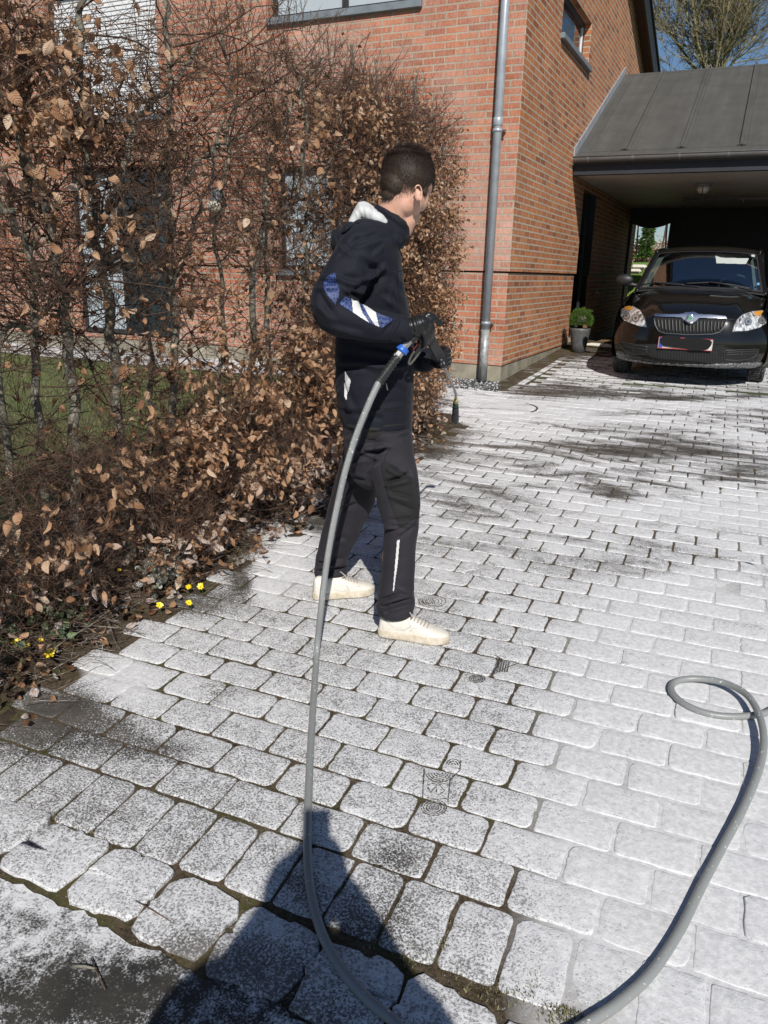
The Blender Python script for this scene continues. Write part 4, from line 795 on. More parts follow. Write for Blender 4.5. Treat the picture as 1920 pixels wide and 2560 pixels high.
MB().tube([PP(1139, 1007, 3.985), PP(1139, 1018, 4.02)], [.0140, .0152], 14).build('green_band', simple('green_band', (.01, .05, .035), .5, .1, 9, 0), gun, True)
MB().tube([PP(1139, 1017, 4.015), PP(1138.5, 1036, 4.08), PP(1138, 1051, 4.13), PP(1138, 1056, 4.14)], [.0160, .0185, .0200, .0165], 20).build('nozzle_cover', M['rubber'], gun, True)
# ---- hose
hosm = NT('grey_hose'); hosm.set('Base Color', hosm.mix(hosm.ramp(hosm.noise(80, 3), [(.64, 0), (.70, 1)]), (.235, .245, .24), (.62, .62, .60))); hosm.set('Roughness', .42); hosm.bump(hosm.noise(30, 3), .1, .002); M['hose'] = hosm.m
ho_ = empty('hose', tuple(gnd(790, 1670)), 'thick grey water hose hanging from the gun and looping over the paving', 'hose')
MB().tube([PP(1024, 851, 2.80), PP(1010, 868, 2.797)], [.0135, .0135], 6).build('steel_coupling', M['steel'], ho_)
ac = PP(1006, 874, 2.797); ax2 = _n(PP(990, 893, 2.79) - PP(1015, 862, 2.798)); s_ = _n(np.cross(ax2, up3)); M2 = np.array([s_, np.cross(ax2, s_), ax2]).T
MB().lathe(ac, [(.014, -.012), (.021, -.011), (.023, -.006), (.021, -.003), (.023, .0), (.0235, .006), (.021, .010), (.014, .011)], 28, M2).build('blue_ring', simple('blue_plastic', (.03, .13, .52), .35, .1, 9, 0), ho_, True)
MB().lathe(PP(996, 887, 2.79), [(.0135, -.014), (.015, -.012), (.015, .002), (.017, .004), (.017, .012), (.013, .014)], 6, M2).build('hex_nut', M['steel'], ho_)
gp = crs([PP(993, 892, 2.788), PP(975, 917, 2.775), PP(957, 941, 2.757), PP(946, 957, 2.745)], 14); gl_ = len(gp)
MB().tube(gp, [(.0135 + .004 * (.5 + .5 * math.cos(2 * math.pi * 9 * i / gl_))) * (1.0 if i < gl_ - 4 else 1.25) for i in range(gl_)], 18).build('bend_guard', M['rubber'], ho_, True)
hp = [PP(951, 950, 2.75)] + [PP(x * K, y * K, d) for x, y, d in [(815, 832, 2.74), (790, 888, 2.72), (766, 950, 2.71), (745, 1020, 2.70), (730, 1085, 2.69), (715, 1160, 2.67), (703, 1235, 2.65), (693, 1320, 2.63)]]
def G2(x, y, h=.012): q = gnd(x * K, y * K, h); return q
hp += [G2(685, 1400, .05), G2(680, 1470, .016), G2(673, 1580), G2(667, 1700), G2(664, 1800), G2(666, 1880), G2(676, 1950), G2(697, 2020), G2(735, 2090), G2(790, 2155), G2(850, 2206)]
hp += [np.array([x, y, gz(x, y) + z]) for x, y, z in [(-.40, 1.085, .012), (-.31, 1.085, .012), (-.21, 1.14, .012), (-.13, 1.225, .012)]]
hp += [G2(1290, 2198), G2(1345, 2160), G2(1408, 2100), G2(1468, 2010), G2(1510, 1925), G2(1560, 1830), G2(1608, 1740, .016), G2(1640, 1660, .024), G2(1650, 1600, .034), G2(1640, 1545, .040), G2(1612, 1500, .040), G2(1560, 1474, .030), G2(1500, 1466, .018), G2(1458, 1473, .012), G2(1451, 1494, .012), G2(1480, 1522, .012), G2(1530, 1542, .012), G2(1590, 1548, .012), G2(1650, 1541, .012), G2(1720, 1520, .012)]
hp += [np.array([x, y, gz(x, y) + .012]) for x, y in [(.65, 2.85), (.95, 3.15), (1.2, 3.7), (1.7, 4.2)]]
MB().tube(crs(hp, 6), .0118, 14).build('hose_tube', M['hose'], ho_, True)
hc = crs(hp, 6); pr_ = MB()
for i in range(8, 52):                                       # fine printed lettering, too small to read, along the hose
    a, b3 = hc[i], hc[i + 1]; t3 = _n(b3 - a); to = _n(CAM - a); sd3 = _n(np.cross(t3, to)); o3 = _n(to + sd3 * .55 * (1 if sd3 @ RH < 0 else -1)); L3 = np.linalg.norm(b3 - a); n3 = max(1, int(L3 / .006))
    if (i // 5) % 3 == 2: continue
    for k in range(n3):
        q = a + t3 * (L3 * k / n3); q = q + o3 * .0119; w3 = _n(np.cross(t3, o3)); h3 = rng.uniform(.0008, .0018); pr_.poly([q - w3 * h3, q + w3 * h3, q + w3 * h3 + t3 * .0022, q - w3 * h3 + t3 * .0022])
pr_.build('hose_print', simple('print_white', (.62, .62, .60), .6, .03, 9, 0), bpy.data.objects['hose_tube'])['kind'] = 'stuff'
# ---- the photographer, behind the camera
ph = MB(); B0 = CAM - FH * .40; gB = gz(B0[0], B0[1])
def Q(r, f, z): return np.array([CAM[0], CAM[1], 0]) + RH * r + FH * f + up3 * z
ph.ell(Q(-.012, -.37, 1.565), (.078, .095, .115), np.array([RH, FH, up3]).T, 14); ph.ell(Q(-.012, -.33, 1.515), (.058, .07, .07), np.array([RH, FH, up3]).T, 12); ph.ell(Q(-.012, -.265, 1.545), (.013, .02, .022), None, 8)
for s in (-1, 1): ph.ell(Q(-.012 + s * .078, -.38, 1.555), (.01, .016, .03), None, 8)
ph.tube([Q(-.01, -.40, 1.50), Q(-.01, -.42, 1.38)], [.055, .065], 14, dome=True)
ph.tube([Q(0, -.44, 1.36), Q(0, -.46, 1.2), Q(0, -.46, 1.0), Q(0, -.45, .88)], [.12, .14, .13, .14], 18, dome=True)
for s in (-1, 1):
    ph.tube(crs([Q(0, -.44, 1.38), Q(s * .18, -.44, 1.38), Q(s * .27, -.36, 1.20), Q(s * .27, -.26, 1.10), Q(s * .12, -.13, 1.24), Q(s * .055, -.045, 1.38)], 3), [.085, .082, .078, .075, .07, .062, .058, .054, .052, .05, .048, .045, .042, .038, .034, .03], 14, dome=True)
    ph.tube([Q(s * .09, -.45, .86), Q(s * .11, -.44, .5), Q(s * .12, -.46, .06 + gB)], [.085, .065, .045], 14, dome=True); ph.tube([Q(s * .12, -.50, .045 + gB), Q(s * .13, -.27, .035 + gB)], [.042, .038], 12, flat=.9, dome=True)
    # hand: palm, thumb and four fingers round the phone's lower half
    ph.tube([Q(s * .055, -.045, 1.38), Q(s * .045, -.022, 1.425)], [.028, .026], 12, flat=.7, dome=True)
    for i in range(4): ph.tube([Q(s * .048, -.012, 1.40 + i * .016), Q(s * .046, .001 - .004, 1.405 + i * .016), Q(s * .024, .003 - .006, 1.41 + i * .016)], [.008, .0075, .0065], 8, dome=True)
    ph.tube([Q(s * .05, -.03, 1.43), Q(s * .036, -.026, 1.46)], [.010, .009], 8, dome=True)
photo = link('person', remesh(ph, .008, 4), M['skin'], None, True); tag(photo, 'photographer standing behind the camera, seen only as the long shadow on the paving', 'person')
co_ = MB(); co_.tube([Q(0, -.44, 1.40), Q(0, -.45, 1.2), Q(0, -.46, 1.0), Q(0, -.45, .80)], [.15, .19, .18, .19], 20, dome=True)
for s in (-1, 1): co_.tube(crs([Q(0, -.44, 1.39), Q(s * .19, -.44, 1.385), Q(s * .285, -.36, 1.19), Q(s * .28, -.26, 1.09), Q(s * .15, -.13, 1.24), Q(s * .07, -.065, 1.345)], 3), [.10, .098, .094, .09, .086, .08, .075, .07, .066, .064, .062, .058, .055, .052, .048, .044], 14, dome=True)
link('jacket', remesh(co_, .009, 6), M['jacket'], photo, True)
lg = MB(); lg.tube([Q(0, -.45, .92), Q(0, -.45, .80)], [.14, .13], 16, dome=True)
for s in (-1, 1): lg.tube([Q(s * .09, -.45, .86), Q(s * .11, -.44, .5), Q(s * .12, -.46, .10 + gB)], [.10, .082, .07], 14, dome=True)
link('trousers', remesh(lg, .009, 4), M['trousers'], photo, True)
MB().ell(Q(-.012, -.385, 1.60), (.093, .105, .102), np.array([RH, FH, up3]).T, 12).build('hair', M['hair'], photo, True)
axr, axu, axb = RM[:, 0], -RM[:, 1], -RM[:, 2]
phn = MB(); phn.box(CAM + axb * .008 + axu * (-.062) - axr * .004, (.0375, .0785, .0042), np.array([axr, axu, axb]).T, 0, .006); tag(phn.build('smartphone', M['black_trim'], None), 'black smartphone held upright in both hands by the photographer', 'phone')
# ================================================================ HEDGE
class TW:
    """many thin branches gathered as one mesh"""
    def __init__(s): s.V = []; s.Q = []; s.n = 0
    def tube(s, P, R, n=3):
        P = np.asarray(P, float); k = len(P); T = np.gradient(P, axis=0); T /= np.linalg.norm(T, axis=1)[:, None] + 1e-9
        ref = np.array([.3, .5, .8]); A = np.cross(T, ref); A /= np.linalg.norm(A, axis=1)[:, None] + 1e-9; B = np.cross(T, A)
        an = np.arange(n) * 2 * math.pi / n; R = np.asarray(R, float)
        V = P[:, None, :] + R[:, None, None] * (np.cos(an)[None, :, None] * A[:, None, :] + np.sin(an)[None, :, None] * B[:, None, :])
        i, j = np.meshgrid(np.arange(k - 1), np.arange(n), indexing='ij'); i = i.ravel(); j = j.ravel(); j2 = (j + 1) % n
        s.V.append(V.reshape(-1, 3)); s.Q.append(np.c_[i * n + j, i * n + j2, (i + 1) * n + j2, (i + 1) * n + j] + s.n); s.n += k * n
    def build(s, name, mat, parent=None, smooth=True): return quickmesh(name, np.vstack(s.V), np.vstack(s.Q), mat, parent, smooth)
def bark(name, a, b, c):
    N = NT(name); f = N.noise(22, 6, .7); col = N.ramp(f, [(.3, a), (.5, b), (.68, c)]); N.set('Base Color', col); N.set('Roughness', .85); N.bump(N.noise(90, 5), .5, .004); return N.m
M['bark'] = bark('beech_bark', (.05, .047, .035), (.16, .15, .115), (.30, .28, .22)); M['twig'] = bark('beech_twig', (.035, .019, .012), (.095, .052, .034), (.17, .11, .07))
def leafmat(name, cols, trans=.35, veins=False):
    N = NT(name); r = N.n('Attribute', _attribute_name='rnd').outputs['Fac']; fr = N.n('Attribute', _attribute_name='frost').outputs['Fac']
    col = N.ramp(r, [(i / (len(cols) - 1), c) for i, c in enumerate(cols)]); col = N.mix(.35, col, N.ramp(N.noise(70, 4), [(.3, .25), (.7, .75)]), 'OVERLAY')
    lt = N.n('Attribute', _attribute_name='lt').outputs['Fac']; lu = N.n('Attribute', _attribute_name='lu').outputs['Fac']; vn = N.math('SINE', N.math('ADD', N.math('MULTIPLY', lt, 46.0), N.math('MULTIPLY', lu, -9.0))); mid_ = N.ramp(lu, [(0, 1), (.10, 0)])
    if veins: col = N.mix(N.math('MULTIPLY_ADD', vn, .13, .13), col, (.12, .055, .025)); col = N.mix(N.math('MULTIPLY', mid_, .3), col, (.6, .42, .25)); N.bump(vn, .5, .002)
    sp = N.math('MULTIPLY', fr, N.ramp(N.noise(160, 4), [(.42, 0), (.55, 1)])); col = N.mix(sp, col, (.62, .62, .62))
    N.set('Base Color', col); N.set('Roughness', .5); N.set('Specular IOR Level', .4)
    tr = N.n('BsdfTranslucent', Color=col); mx = N.n('MixShader', i0=trans, i1=N.b.outputs[0], i2=tr.outputs[0]); N.t.links.new(mx.outputs[0], N.t.nodes['Material Output'].inputs[0]); return N.m
M['leaf'] = leafmat('dry_beech_leaf', [(.13, .06, .03), (.36, .185, .095), (.55, .32, .18), (.70, .46, .29), (.82, .66, .50)], .35, True)
def leaves(name, P, D, L, W, mat, parent=None, frost=None, rnd=None, curl=1.0, seed=1):
    """hanging dry leaves: midrib fold, corrugation and curl differ from leaf to leaf"""
    g = np.random.default_rng(seed); n = len(P); P = np.asarray(P, float); D = np.asarray(D, float); D /= np.linalg.norm(D, axis=1)[:, None]
    S = np.cross(D, g.normal(size=(n, 3))); S /= np.linalg.norm(S, axis=1)[:, None]; N_ = np.cross(S, D)
    ts = np.array([0, .16, .36, .58, .80, 1.0]); ws = np.array([.05, .75, 1.0, .88, .52, .03]); c1 = g.normal(0, .95, n) * curl; fo_ = g.uniform(.1, .9, n) * curl; tw = g.normal(0, .9, n) * curl
    V = np.zeros((n, 6, 3, 3))
    for a, (t, w_) in enumerate(zip(ts, ws)):
        ang = c1 * t * 1.6; cx = np.where(abs(c1) > .02, np.sin(ang) / (c1 * 1.6 + 1e-6), t); cz = np.where(abs(c1) > .02, (1 - np.cos(ang)) / (c1 * 1.6 + 1e-6), 0)
        base = P + D * (L * cx)[:, None] + N_ * (L * cz)[:, None]; ta = tw * t; S2 = S * np.cos(ta)[:, None] + N_ * np.sin(ta)[:, None]; N2 = N_ * np.cos(ta)[:, None] - S * np.sin(ta)[:, None]
        for b, sgn in enumerate((-1, 0, 1)):
            zz = (np.abs(sgn) * fo_ * W * w_ * .5 + (.05 * L * ((a % 2) - .5) * abs(sgn)))
            V[:, a, b] = base + S2 * (sgn * W * w_ * .5 * np.cos(fo_ * .8))[:, None] + N2 * zz[:, None]
    q = [(a * 3 + b, a * 3 + b + 1, (a + 1) * 3 + b + 1, (a + 1) * 3 + b) for a in range(5) for b in range(2)]
    Q = (np.array(q)[None] + (np.arange(n) * 18)[:, None, None]).reshape(-1, 4)
    o = quickmesh(name, V.reshape(-1, 3), Q, mat, parent, True)
    rr = g.uniform(0, 1, n) if rnd is None else rnd; setattr_f(o.data, 'rnd', np.repeat(rr, 18)); setattr_f(o.data, 'frost', np.repeat(np.zeros(n) if frost is None else frost, 18))
    setattr_f(o.data, 'lt', np.tile(np.repeat(ts, 3), n)); setattr_f(o.data, 'lu', np.tile(np.tile([1., 0., 1.], 6), n)); return o
LD = np.array([  # leaf density seen over the hedge, 100 px squares of the photo, left to right, top to bottom
 [6,4,2,1,1,1,0,0,0,0,0],[7,5,3,1,1,1,1,1,0,0,0],[6,6,4,1,1,1,2,4,5,3,1],[2,2,2,1,1,1,2,5,6,7,7],[4,2,2,1,1,1,1,3,7,9,9],[1,1,2,2,3,2,1,2,7,9,9],[1,1,2,3,3,2,3,4,6,9,9],[1,1,2,4,5,5,5,5,6,9,9],
 [1,1,2,3,4,5,5,4,6,9,8],[0,1,1,5,6,4,4,5,6,8,6],[1,1,2,3,4,6,7,7,5,3,2],[2,3,3,5,6,7,6,4,2,1,1],[3,5,4,4,6,6,4,1,0,0,0],[2,3,4,4,4,3,1,0,0,0,0],[2,3,3,2,1,0,0,0,0,0,0],[1,2,1,0,0,0,0,0,0,0,0]], float)
def ldens(P):
    x, y, _ = projN(np.asarray(P)); x = np.clip(x / K / 100 - .5, 0, 9.999); y = np.clip(y / K / 100 - .5, 0, 14.999); i = y.astype(int); j = x.astype(int); fy = y - i; fx = x - j
    return LD[i, j] * (1 - fy) * (1 - fx) + LD[i + 1, j] * fy * (1 - fx) + LD[i, j + 1] * (1 - fy) * fx + LD[i + 1, j + 1] * fy * fx
HX = -2.60
he = empty('beech_hedge', (HX, 3.6, .16), 'tall winter beech hedge with bare stems and dry brown leaves left of the worker', 'hedge')
def ztop(y): return float(np.interp(y, [.5, 3.6, 4.6, 5.5, 6.0, 6.4], [2.80, 2.80, 2.74, 2.70, 2.62, 2.35]))
def xface(y, z): return -2.20 - .05 * math.sin(y * 3.1 + z * 2) - max(0, z - 2.3) * .12 - max(0, y - 5.9) * .25 + (.06 if z < .5 else 0)
tips = []; tipd = []; tws = TW()
def wander(p, d, L, n, wob, lift=0.0):
    P = [p]; d = _n(d)
    for i in range(n):
        d = _n(d + rng.normal(0, wob, 3) + np.array([0, 0, lift])); p = p + d * L / n; P.append(p)
    return P, d
def inside(p): return -3.12 < p[0] < xface(p[1], p[2]) + .02 and p[1] < 6.42 and p[2] < ztop(p[1]) + .05 and p[2] > gz(0, p[1]) + .03
def sprout(p, d, L, r, lvl):
    n = 5 if lvl < 2 else 3; P, dl = wander(p, d, L, n, .22 if lvl < 2 else .28, .03)
    keep = [P[0]]
    for q in P[1:]:
        keep.append(q)
        if not inside(q) and lvl < 3: break
    P = keep; k = len(P)
    if k < 2: return
    tws.tube(P, np.linspace(r, r * .35, k), 3)
    for q in P[1:]: tips.append(q); tipd.append(dl)
    if lvl >= 3: return
    nc = {1: rng.integers(7, 11), 2: rng.integers(2, 5)}[lvl]
    for _ in range(nc):
        t = rng.uniform(.15, 1.0) * (k - 1); i = min(int(t), k - 2); q = P[i] + (P[i + 1] - P[i]) * (t - i); ax = _n(P[i + 1] - P[i]); s = _n(np.cross(ax, rng.normal(size=3)))
        nd = ax * rng.uniform(.5, 1.0) + s * rng.uniform(.6, 1.1); L2 = {1: rng.uniform(.12, .34), 2: rng.uniform(.04, .12)}[lvl]
        sprout(q, nd, L2, {1: .0017, 2: .0011}[lvl], lvl + 1)
def wp(L_, X): return [onx(x * K, y * K, X) for x, y in L_]
TR = [  # stems followed in the photo (display px), with the depth plane they stand in and their thickness
 ([(262, 1010), (252, 850), (240, 697), (215, 540), (203, 447), (184, 306), (181, 259), (172, 120), (178, 0)], -2.62, .025),
 ([(240, 600), (238, 470), (262, 380), (281, 284), (313, 230), (380, 180), (430, 90)], -2.60, .017),
 ([(376, 980), (374, 700), (369, 447), (362, 259), (366, 130), (350, 0)], -2.66, .021),
 ([(160, 1000), (147, 729), (125, 603), (109, 494), (91, 431), (31, 290), (5, 200)], -2.58, .024),
 ([(88, 980), (78, 696), (72, 572), (63, 416), (47, 290), (60, 120)], -2.66, .018),
 ([(590, 930), (574, 529), (578, 365), (611, 291), (640, 200), (700, 130)], -2.66, .017),
 ([(540, 900), (560, 529), (607, 474), (651, 383), (658, 237), (640, 150)], -2.60, .020),
 ([(660, 960), (655, 600), (668, 430), (730, 310), (760, 200)], -2.55, .015),
 ([(0, 760), (70, 700), (110, 650), (160, 640)], -2.58, .016), ([(0, 430), (45, 520), (100, 640)], -2.55, .014),
 ([(240, 560), (300, 520), (360, 440), (450, 330), (520, 300)], -2.55, .012), ([(372, 640), (410, 520), (440, 430), (480, 250)], -2.64, .012),
 ([(470, 960), (485, 700), (470, 500), (490, 360), (500, 200), (470, 60)], -2.70, .013), ([(320, 1000), (330, 800), (300, 620), (290, 420), (240, 300)], -2.72, .013),
 ([(770, 900), (790, 600), (800, 330), (850, 220)], -2.6, .015), ([(860, 900), (870, 500), (890, 250)], -2.6, .014), ([(940, 900), (950, 600), (960, 300)], -2.6, .014)]
stems = [(wp(L_, X), r) for L_, X, r in TR]
for y in (.9, 1.15, 1.4, 1.62, 1.9, 5.2, 5.6, 5.95):
    p = np.array([HX + rng.normal(0, .06), y, gz(0, y)]); stems.append(([p + np.array([rng.normal(0, .03), rng.normal(0, .05), z * .68]) for z in range(5)], .017))
bases = []
for P, r in stems:
    p0 = P[0]
    if r > .0125 and p0[2] < 1.4: 
        g0 = np.array([p0[0] + rng.normal(0, .02), p0[1] + rng.normal(0, .04), gz(0, p0[1]) - .02]); P = [g0] + P
    Q_ = crs(P, 5); Q_ = [q + rng.normal(0, .010, 3) for q in Q_]; R_s = np.linspace(r * 1.1, r * .55, len(Q_))
    t_ = TW(); t_.tube(Q_, R_s, 9); t_.build('stem', M['bark'], he)
    L_ = sum(np.linalg.norm(Q_[i + 1] - Q_[i]) for i in range(len(Q_) - 1)); nb = int(L_ * 14)
    for _ in range(nb):
        i = rng.integers(0, len(Q_) - 1); q = Q_[i]
        if q[2] > ztop(q[1]) or q[2] < gz(0, q[1]) + .08: continue
        d = np.array([rng.normal(0, .7), rng.normal(0, 1.0), rng.uniform(-.1, .7)]); sprout(q, d, rng.uniform(.3, .75), rng.uniform(.003, .0065), 1)
# thicker growth where the far end of the hedge is denser, and along the clipped face
for _ in range(1300):
    y = rng.choice([rng.uniform(4.2, 6.35), rng.uniform(4.9, 6.35), rng.uniform(.9, 4.6)], p=[.36, .32, .32]); z = gz(0, y) + rng.uniform(.05, ztop(y) - gz(0, y) - .1); p = np.array([rng.uniform(-2.95, -2.32), y, z])
    sprout(p, np.array([rng.normal(.3, .6), rng.normal(0, .9), rng.uniform(-.3, .6)]), rng.uniform(.25, .55), rng.uniform(.0022, .004), 1)
# low, tangled twigs along the foot
for _ in range(420):
    y = rng.uniform(.9, 5.8); p = np.array([rng.uniform(-2.75, -2.25), y, gz(0, y) + rng.uniform(.05, .75)]); sprout(p, np.array([rng.normal(.5, .5), rng.normal(0, 1), rng.uniform(-.5, .25)]), rng.uniform(.25, .5), .0028, 1)
# upright shoots above the clipped top
for _ in range(260):
    y = rng.uniform(3.6, 6.35); p = np.array([rng.uniform(-2.9, -2.3), y, ztop(y) - rng.uniform(.0, .15)]); P, d = wander(p, np.array([rng.normal(0, .25), rng.normal(0, .3), 1]), rng.uniform(.10, .34), 4, .16); tws.tube(P, np.linspace(.0024, .0008, 5), 3)
    for q in P[1:4]:
        P2, _d = wander(q, np.array([rng.normal(0, .8), rng.normal(0, .8), .9]), .06, 2, .2); tws.tube(P2, [.0012, .0014, .0006], 3)
tws.build('twigs', M['twig'], he)
T_ = np.array(tips); Td = np.array(tipd); dn_ = ldens(T_); xs_, ys_, _z_ = projN(T_); xs_ = xs_ / K
# leaves grow in clusters: noise thins them
cl_ = np.array([mnoise.noise((p[0] * 5, p[1] * 5, p[2] * 5)) for p in T_]); pr = np.clip(((dn_ + .25) / 9.0) ** 1.5 * .40 * np.clip(.75 + 3.2 * cl_, .02, 3.2), 0, .95)
pr = pr * np.clip((T_[:, 2] - GB * T_[:, 1] - .02) / .35, .12, 1); pick = rng.uniform(size=len(T_)) < pr
LP_ = T_[pick]; n_ = len(LP_); far = np.clip((xs_[pick] - 700) / 150, 0, 1)
Dl = np.c_[rng.normal(0, .5, n_), rng.normal(0, .5, n_), rng.uniform(-1.3, -.1, n_)] + Td[pick] * .35
Ls = rng.uniform(.038, .062, n_) * (1 - .30 * far)
zl = LP_[:, 2] - GB * LP_[:, 1]; frost = np.clip((.50 - zl) / .30, 0, 1) * (rng.uniform(size=n_) < .42)
leaves('leaves', LP_, Dl, Ls, Ls * rng.uniform(.5, .7, n_), M['leaf'], he, frost * .9, np.clip(rng.beta(2.2, 2, n_), 0, 1), 1.0, 3)
print('hedge: twig points', len(T_), 'leaves', n_)
# litter on the bed
nl = 1500; yy = rng.uniform(.9, 6.5, nl); xx = -2.42 + rng.normal(0, .20, nl); xx = np.clip(xx, -3.3, -1.98); 
ok = np.array([ (x < xleft(y) + .06 + rng.exponential(.02)) for x, y in zip(xx, yy)]); xx, yy = xx[ok], yy[ok]; nl = len(xx)
zz = np.array([gz(0, y) for y in yy]) + rng.uniform(.004, .03, nl)
tag(leaves('leaf_litter', np.c_[xx, yy, zz], np.c_[rng.normal(0, 1, nl), rng.normal(0, 1, nl), rng.normal(0, .12, nl)], rng.uniform(.035, .06, nl), rng.uniform(.02, .036, nl), M['leaf'], None, (rng.uniform(size=nl) < .3) * 1.0, rng.beta(1.5, 3, nl), 1.0, 5), 'fallen brown beech leaves and foam flecks under the hedge', 'leaf litter', kind='stuff')
tl = TW()
for _ in range(1500):
    y = rng.uniform(.95, 5.6); x = -2.36 + rng.normal(0, .16)
    if x > xleft(y) + .10: continue
    P, d = wander(np.array([x, y, gz(x, y) + rng.uniform(.006, .05)]), np.array([rng.normal(), rng.normal(), rng.normal(0, .12)]), rng.uniform(.06, .28), 3, .15); tl.tube(P, [.0016, .0014, .0012, .0007], 3)
tw_ = bark('frosted_twig', (.06, .035, .022), (.16, .12, .09), (.5, .49, .47)); tag(tl.build('twig_litter', tw_), 'thin fallen twigs speckled with foam along the hedge foot', 'twig litter', kind='stuff')
# small green plants at the hedge foot
M['green'] = leafmat('green_leaf', [(.03, .065, .012), (.06, .12, .02), (.10, .17, .04)], .2)
for (cx_, cy_, rx_, n_g, fr_, lab) in [(352, 1250, 44, 150, .9, 'low green plant dusted with white foam, beside the yellow flowers nearest the worker'), (110, 1345, 70, 170, .25, 'dark green leafy plant under the hedge behind the left yellow flowers'), (20, 1400, 40, 60, .3, 'small green clump at the left edge of the hedge foot'), (660, 1010, 60, 170, .35, 'green ivy clump under the hedge behind the worker')]:
    P_ = []; D_ = []
    for _ in range(n_g):
        q = gnd((cx_ + rng.normal(0, rx_ * .5)) * K, (cy_ + rng.normal(0, rx_ * .35)) * K, .02); P_.append(q + np.array([0, 0, rng.uniform(0, .11)])); D_.append([rng.normal(0, 1), rng.normal(0, 1), rng.uniform(0, .9)])
    o = leaves('ground_plant', P_, D_, rng.uniform(.026, .048, n_g), rng.uniform(.022, .036, n_g), M['green'], None, np.full(n_g, fr_), None, .35, 9); tag(o, lab, 'ground plants', kind='stuff')
ym = simple('yellow_petal', (.75, .55, .01), .4, .1, 50, 0); yc = simple('flower_centre', (.45, .30, .01), .7, .1, 50, 0); gs = simple('green_stem', (.05, .10, .02), .6, .1, 50, 0)
FL = [(36, 1388, 1.2, 'largest yellow flower of the left group at the hedge foot'), (58, 1394, .8, 'small yellow flower close right of the largest one, left group'), (88, 1381, .8, 'yellow flower at the top right of the left group'), (108, 1411, 1.15, 'lowest yellow flower of the left group, near the dark soil'), (57, 1303, .9, 'single yellow flower high at the left edge above the left group'), (3, 1388, .9, 'yellow flower cut by the left picture edge'),
      (407, 1268, .9, 'left one of the two upper yellow flowers beside the foamy plant'), (433, 1267, 1.0, 'right one of the two upper yellow flowers, nearest the worker'), (345, 1307, .95, 'yellow flower just below the foamy green plant'), (408, 1302, .9, 'yellow flower below the two upper ones on the sandy soil'), (258, 1232, .6, 'tiny yellow flower half hidden under the hedge twigs')]
for (fx, fy, sc_, lab) in FL:
    c0 = gnd(fx * K, fy * K, .045); g0 = np.array([c0[0] + .01, c0[1] + .01, gz(c0[0], c0[1])]); t = empty('yellow_flower', tuple(g0), lab, 'flower', 'yellow flowers at the foot of the hedge')
    toc = _n(_n(CAM - c0) + rng.normal(0, .35, 3) + np.array([0, 0, .8])); s1_ = _n(np.cross(toc, [0, 0, 1])); s2_ = np.cross(toc, s1_); pm_ = MB()
    for k in range(9):
        a = 2 * math.pi * k / 9 + rng.normal(0, .08); d_ = s1_ * math.cos(a) + s2_ * math.sin(a); e_ = np.cross(toc, d_); r_ = .0155 * sc_ * rng.uniform(.85, 1.15); up_ = toc * .003
        pm_.poly([c0, c0 + d_ * r_ * .5 + e_ * r_ * .26 + up_ * .6, c0 + d_ * r_ * .9 + e_ * r_ * .2 + up_, c0 + d_ * r_ * 1.05 + up_, c0 + d_ * r_ * .9 - e_ * r_ * .2 + up_, c0 + d_ * r_ * .5 - e_ * r_ * .26 + up_ * .6])
    pm_.build('petals', ym, t); MB().ell(c0 + toc * .002, (.003 * sc_,) * 3, None, 6).build('flower_centre', yc, t, True); MB().tube(crs([g0, (g0 + c0) / 2 + rng.normal(0, .004, 3), c0], 3), .0011, 5).build('stem', gs, t, True)
# lawn blades
GV, GQ = [], []
for _ in range(26000):
    x, y = rng.uniform(-9.5, -3.15), rng.uniform(1.5, 7.62); h = rng.uniform(.02, .055); a = rng.uniform(0, 6.28); dx, dy = math.cos(a) * .0035, math.sin(a) * .0035; lx, ly = rng.normal(0, .015, 2); z = gz(x, y) - .01; b0 = len(GV)
    GV += [(x - dx, y - dy, z), (x + dx, y + dy, z), (x + dx * .2 + lx, y + dy * .2 + ly, z + h), (x - dx * .2 + lx, y - dy * .2 + ly, z + h)]; GQ.append((b0, b0 + 1, b0 + 2, b0 + 3))
gmn = NT('grass_blade'); gmn.set('Base Color', gmn.ramp(gmn.noise(3, 5), [(.35, (.17, .15, .06)), (.5, (.12, .16, .035)), (.65, (.06, .12, .02))])); gmn.set('Roughness', .6)
tag(quickmesh('grass', GV, GQ, gmn.m), 'short patchy grass blades on the lawn', 'grass', kind='stuff')
# moss tufts in the joints by the setts
GV, GQ = [], []
for _ in range(5200):
    s_k = rng.integers(0, 6); cx_, cy_, sx_, sy_ = [(1150, 2130, 70, 22), (1230, 2180, 30, 16), (560, 2060, 40, 30), (40, 1770, 70, 26), (120, 1810, 60, 20), (930, 2040, 60, 24)][s_k]
    q = gnd((cx_ + rng.normal(0, sx_)) * K, (cy_ + rng.normal(0, sy_)) * K); x, y = q[0], q[1]
    if not (1.235 < y < 1.30 or 1.0 < y < 1.06 or (x + 50) % .21 < .02): continue
    h = rng.uniform(.004, .014); dx, dy = rng.normal(0, .001, 2); lx, ly = rng.normal(0, .005, 2); z = gz(x, y) - .008; b0 = len(GV); GV += [(x - dx, y - dy, z), (x + dx, y + dy, z), (x + lx, y + ly, z + h), (x - dx + lx, y - dy + ly, z + h)]; GQ.append((b0, b0 + 1, b0 + 2, b0 + 3))
tag(quickmesh('moss', GV, GQ, simple('moss_blade', (.16, .15, .07), .8, .5, 60, 0)), 'tufts of dry moss between the granite setts and the pavers', 'moss', kind='stuff')
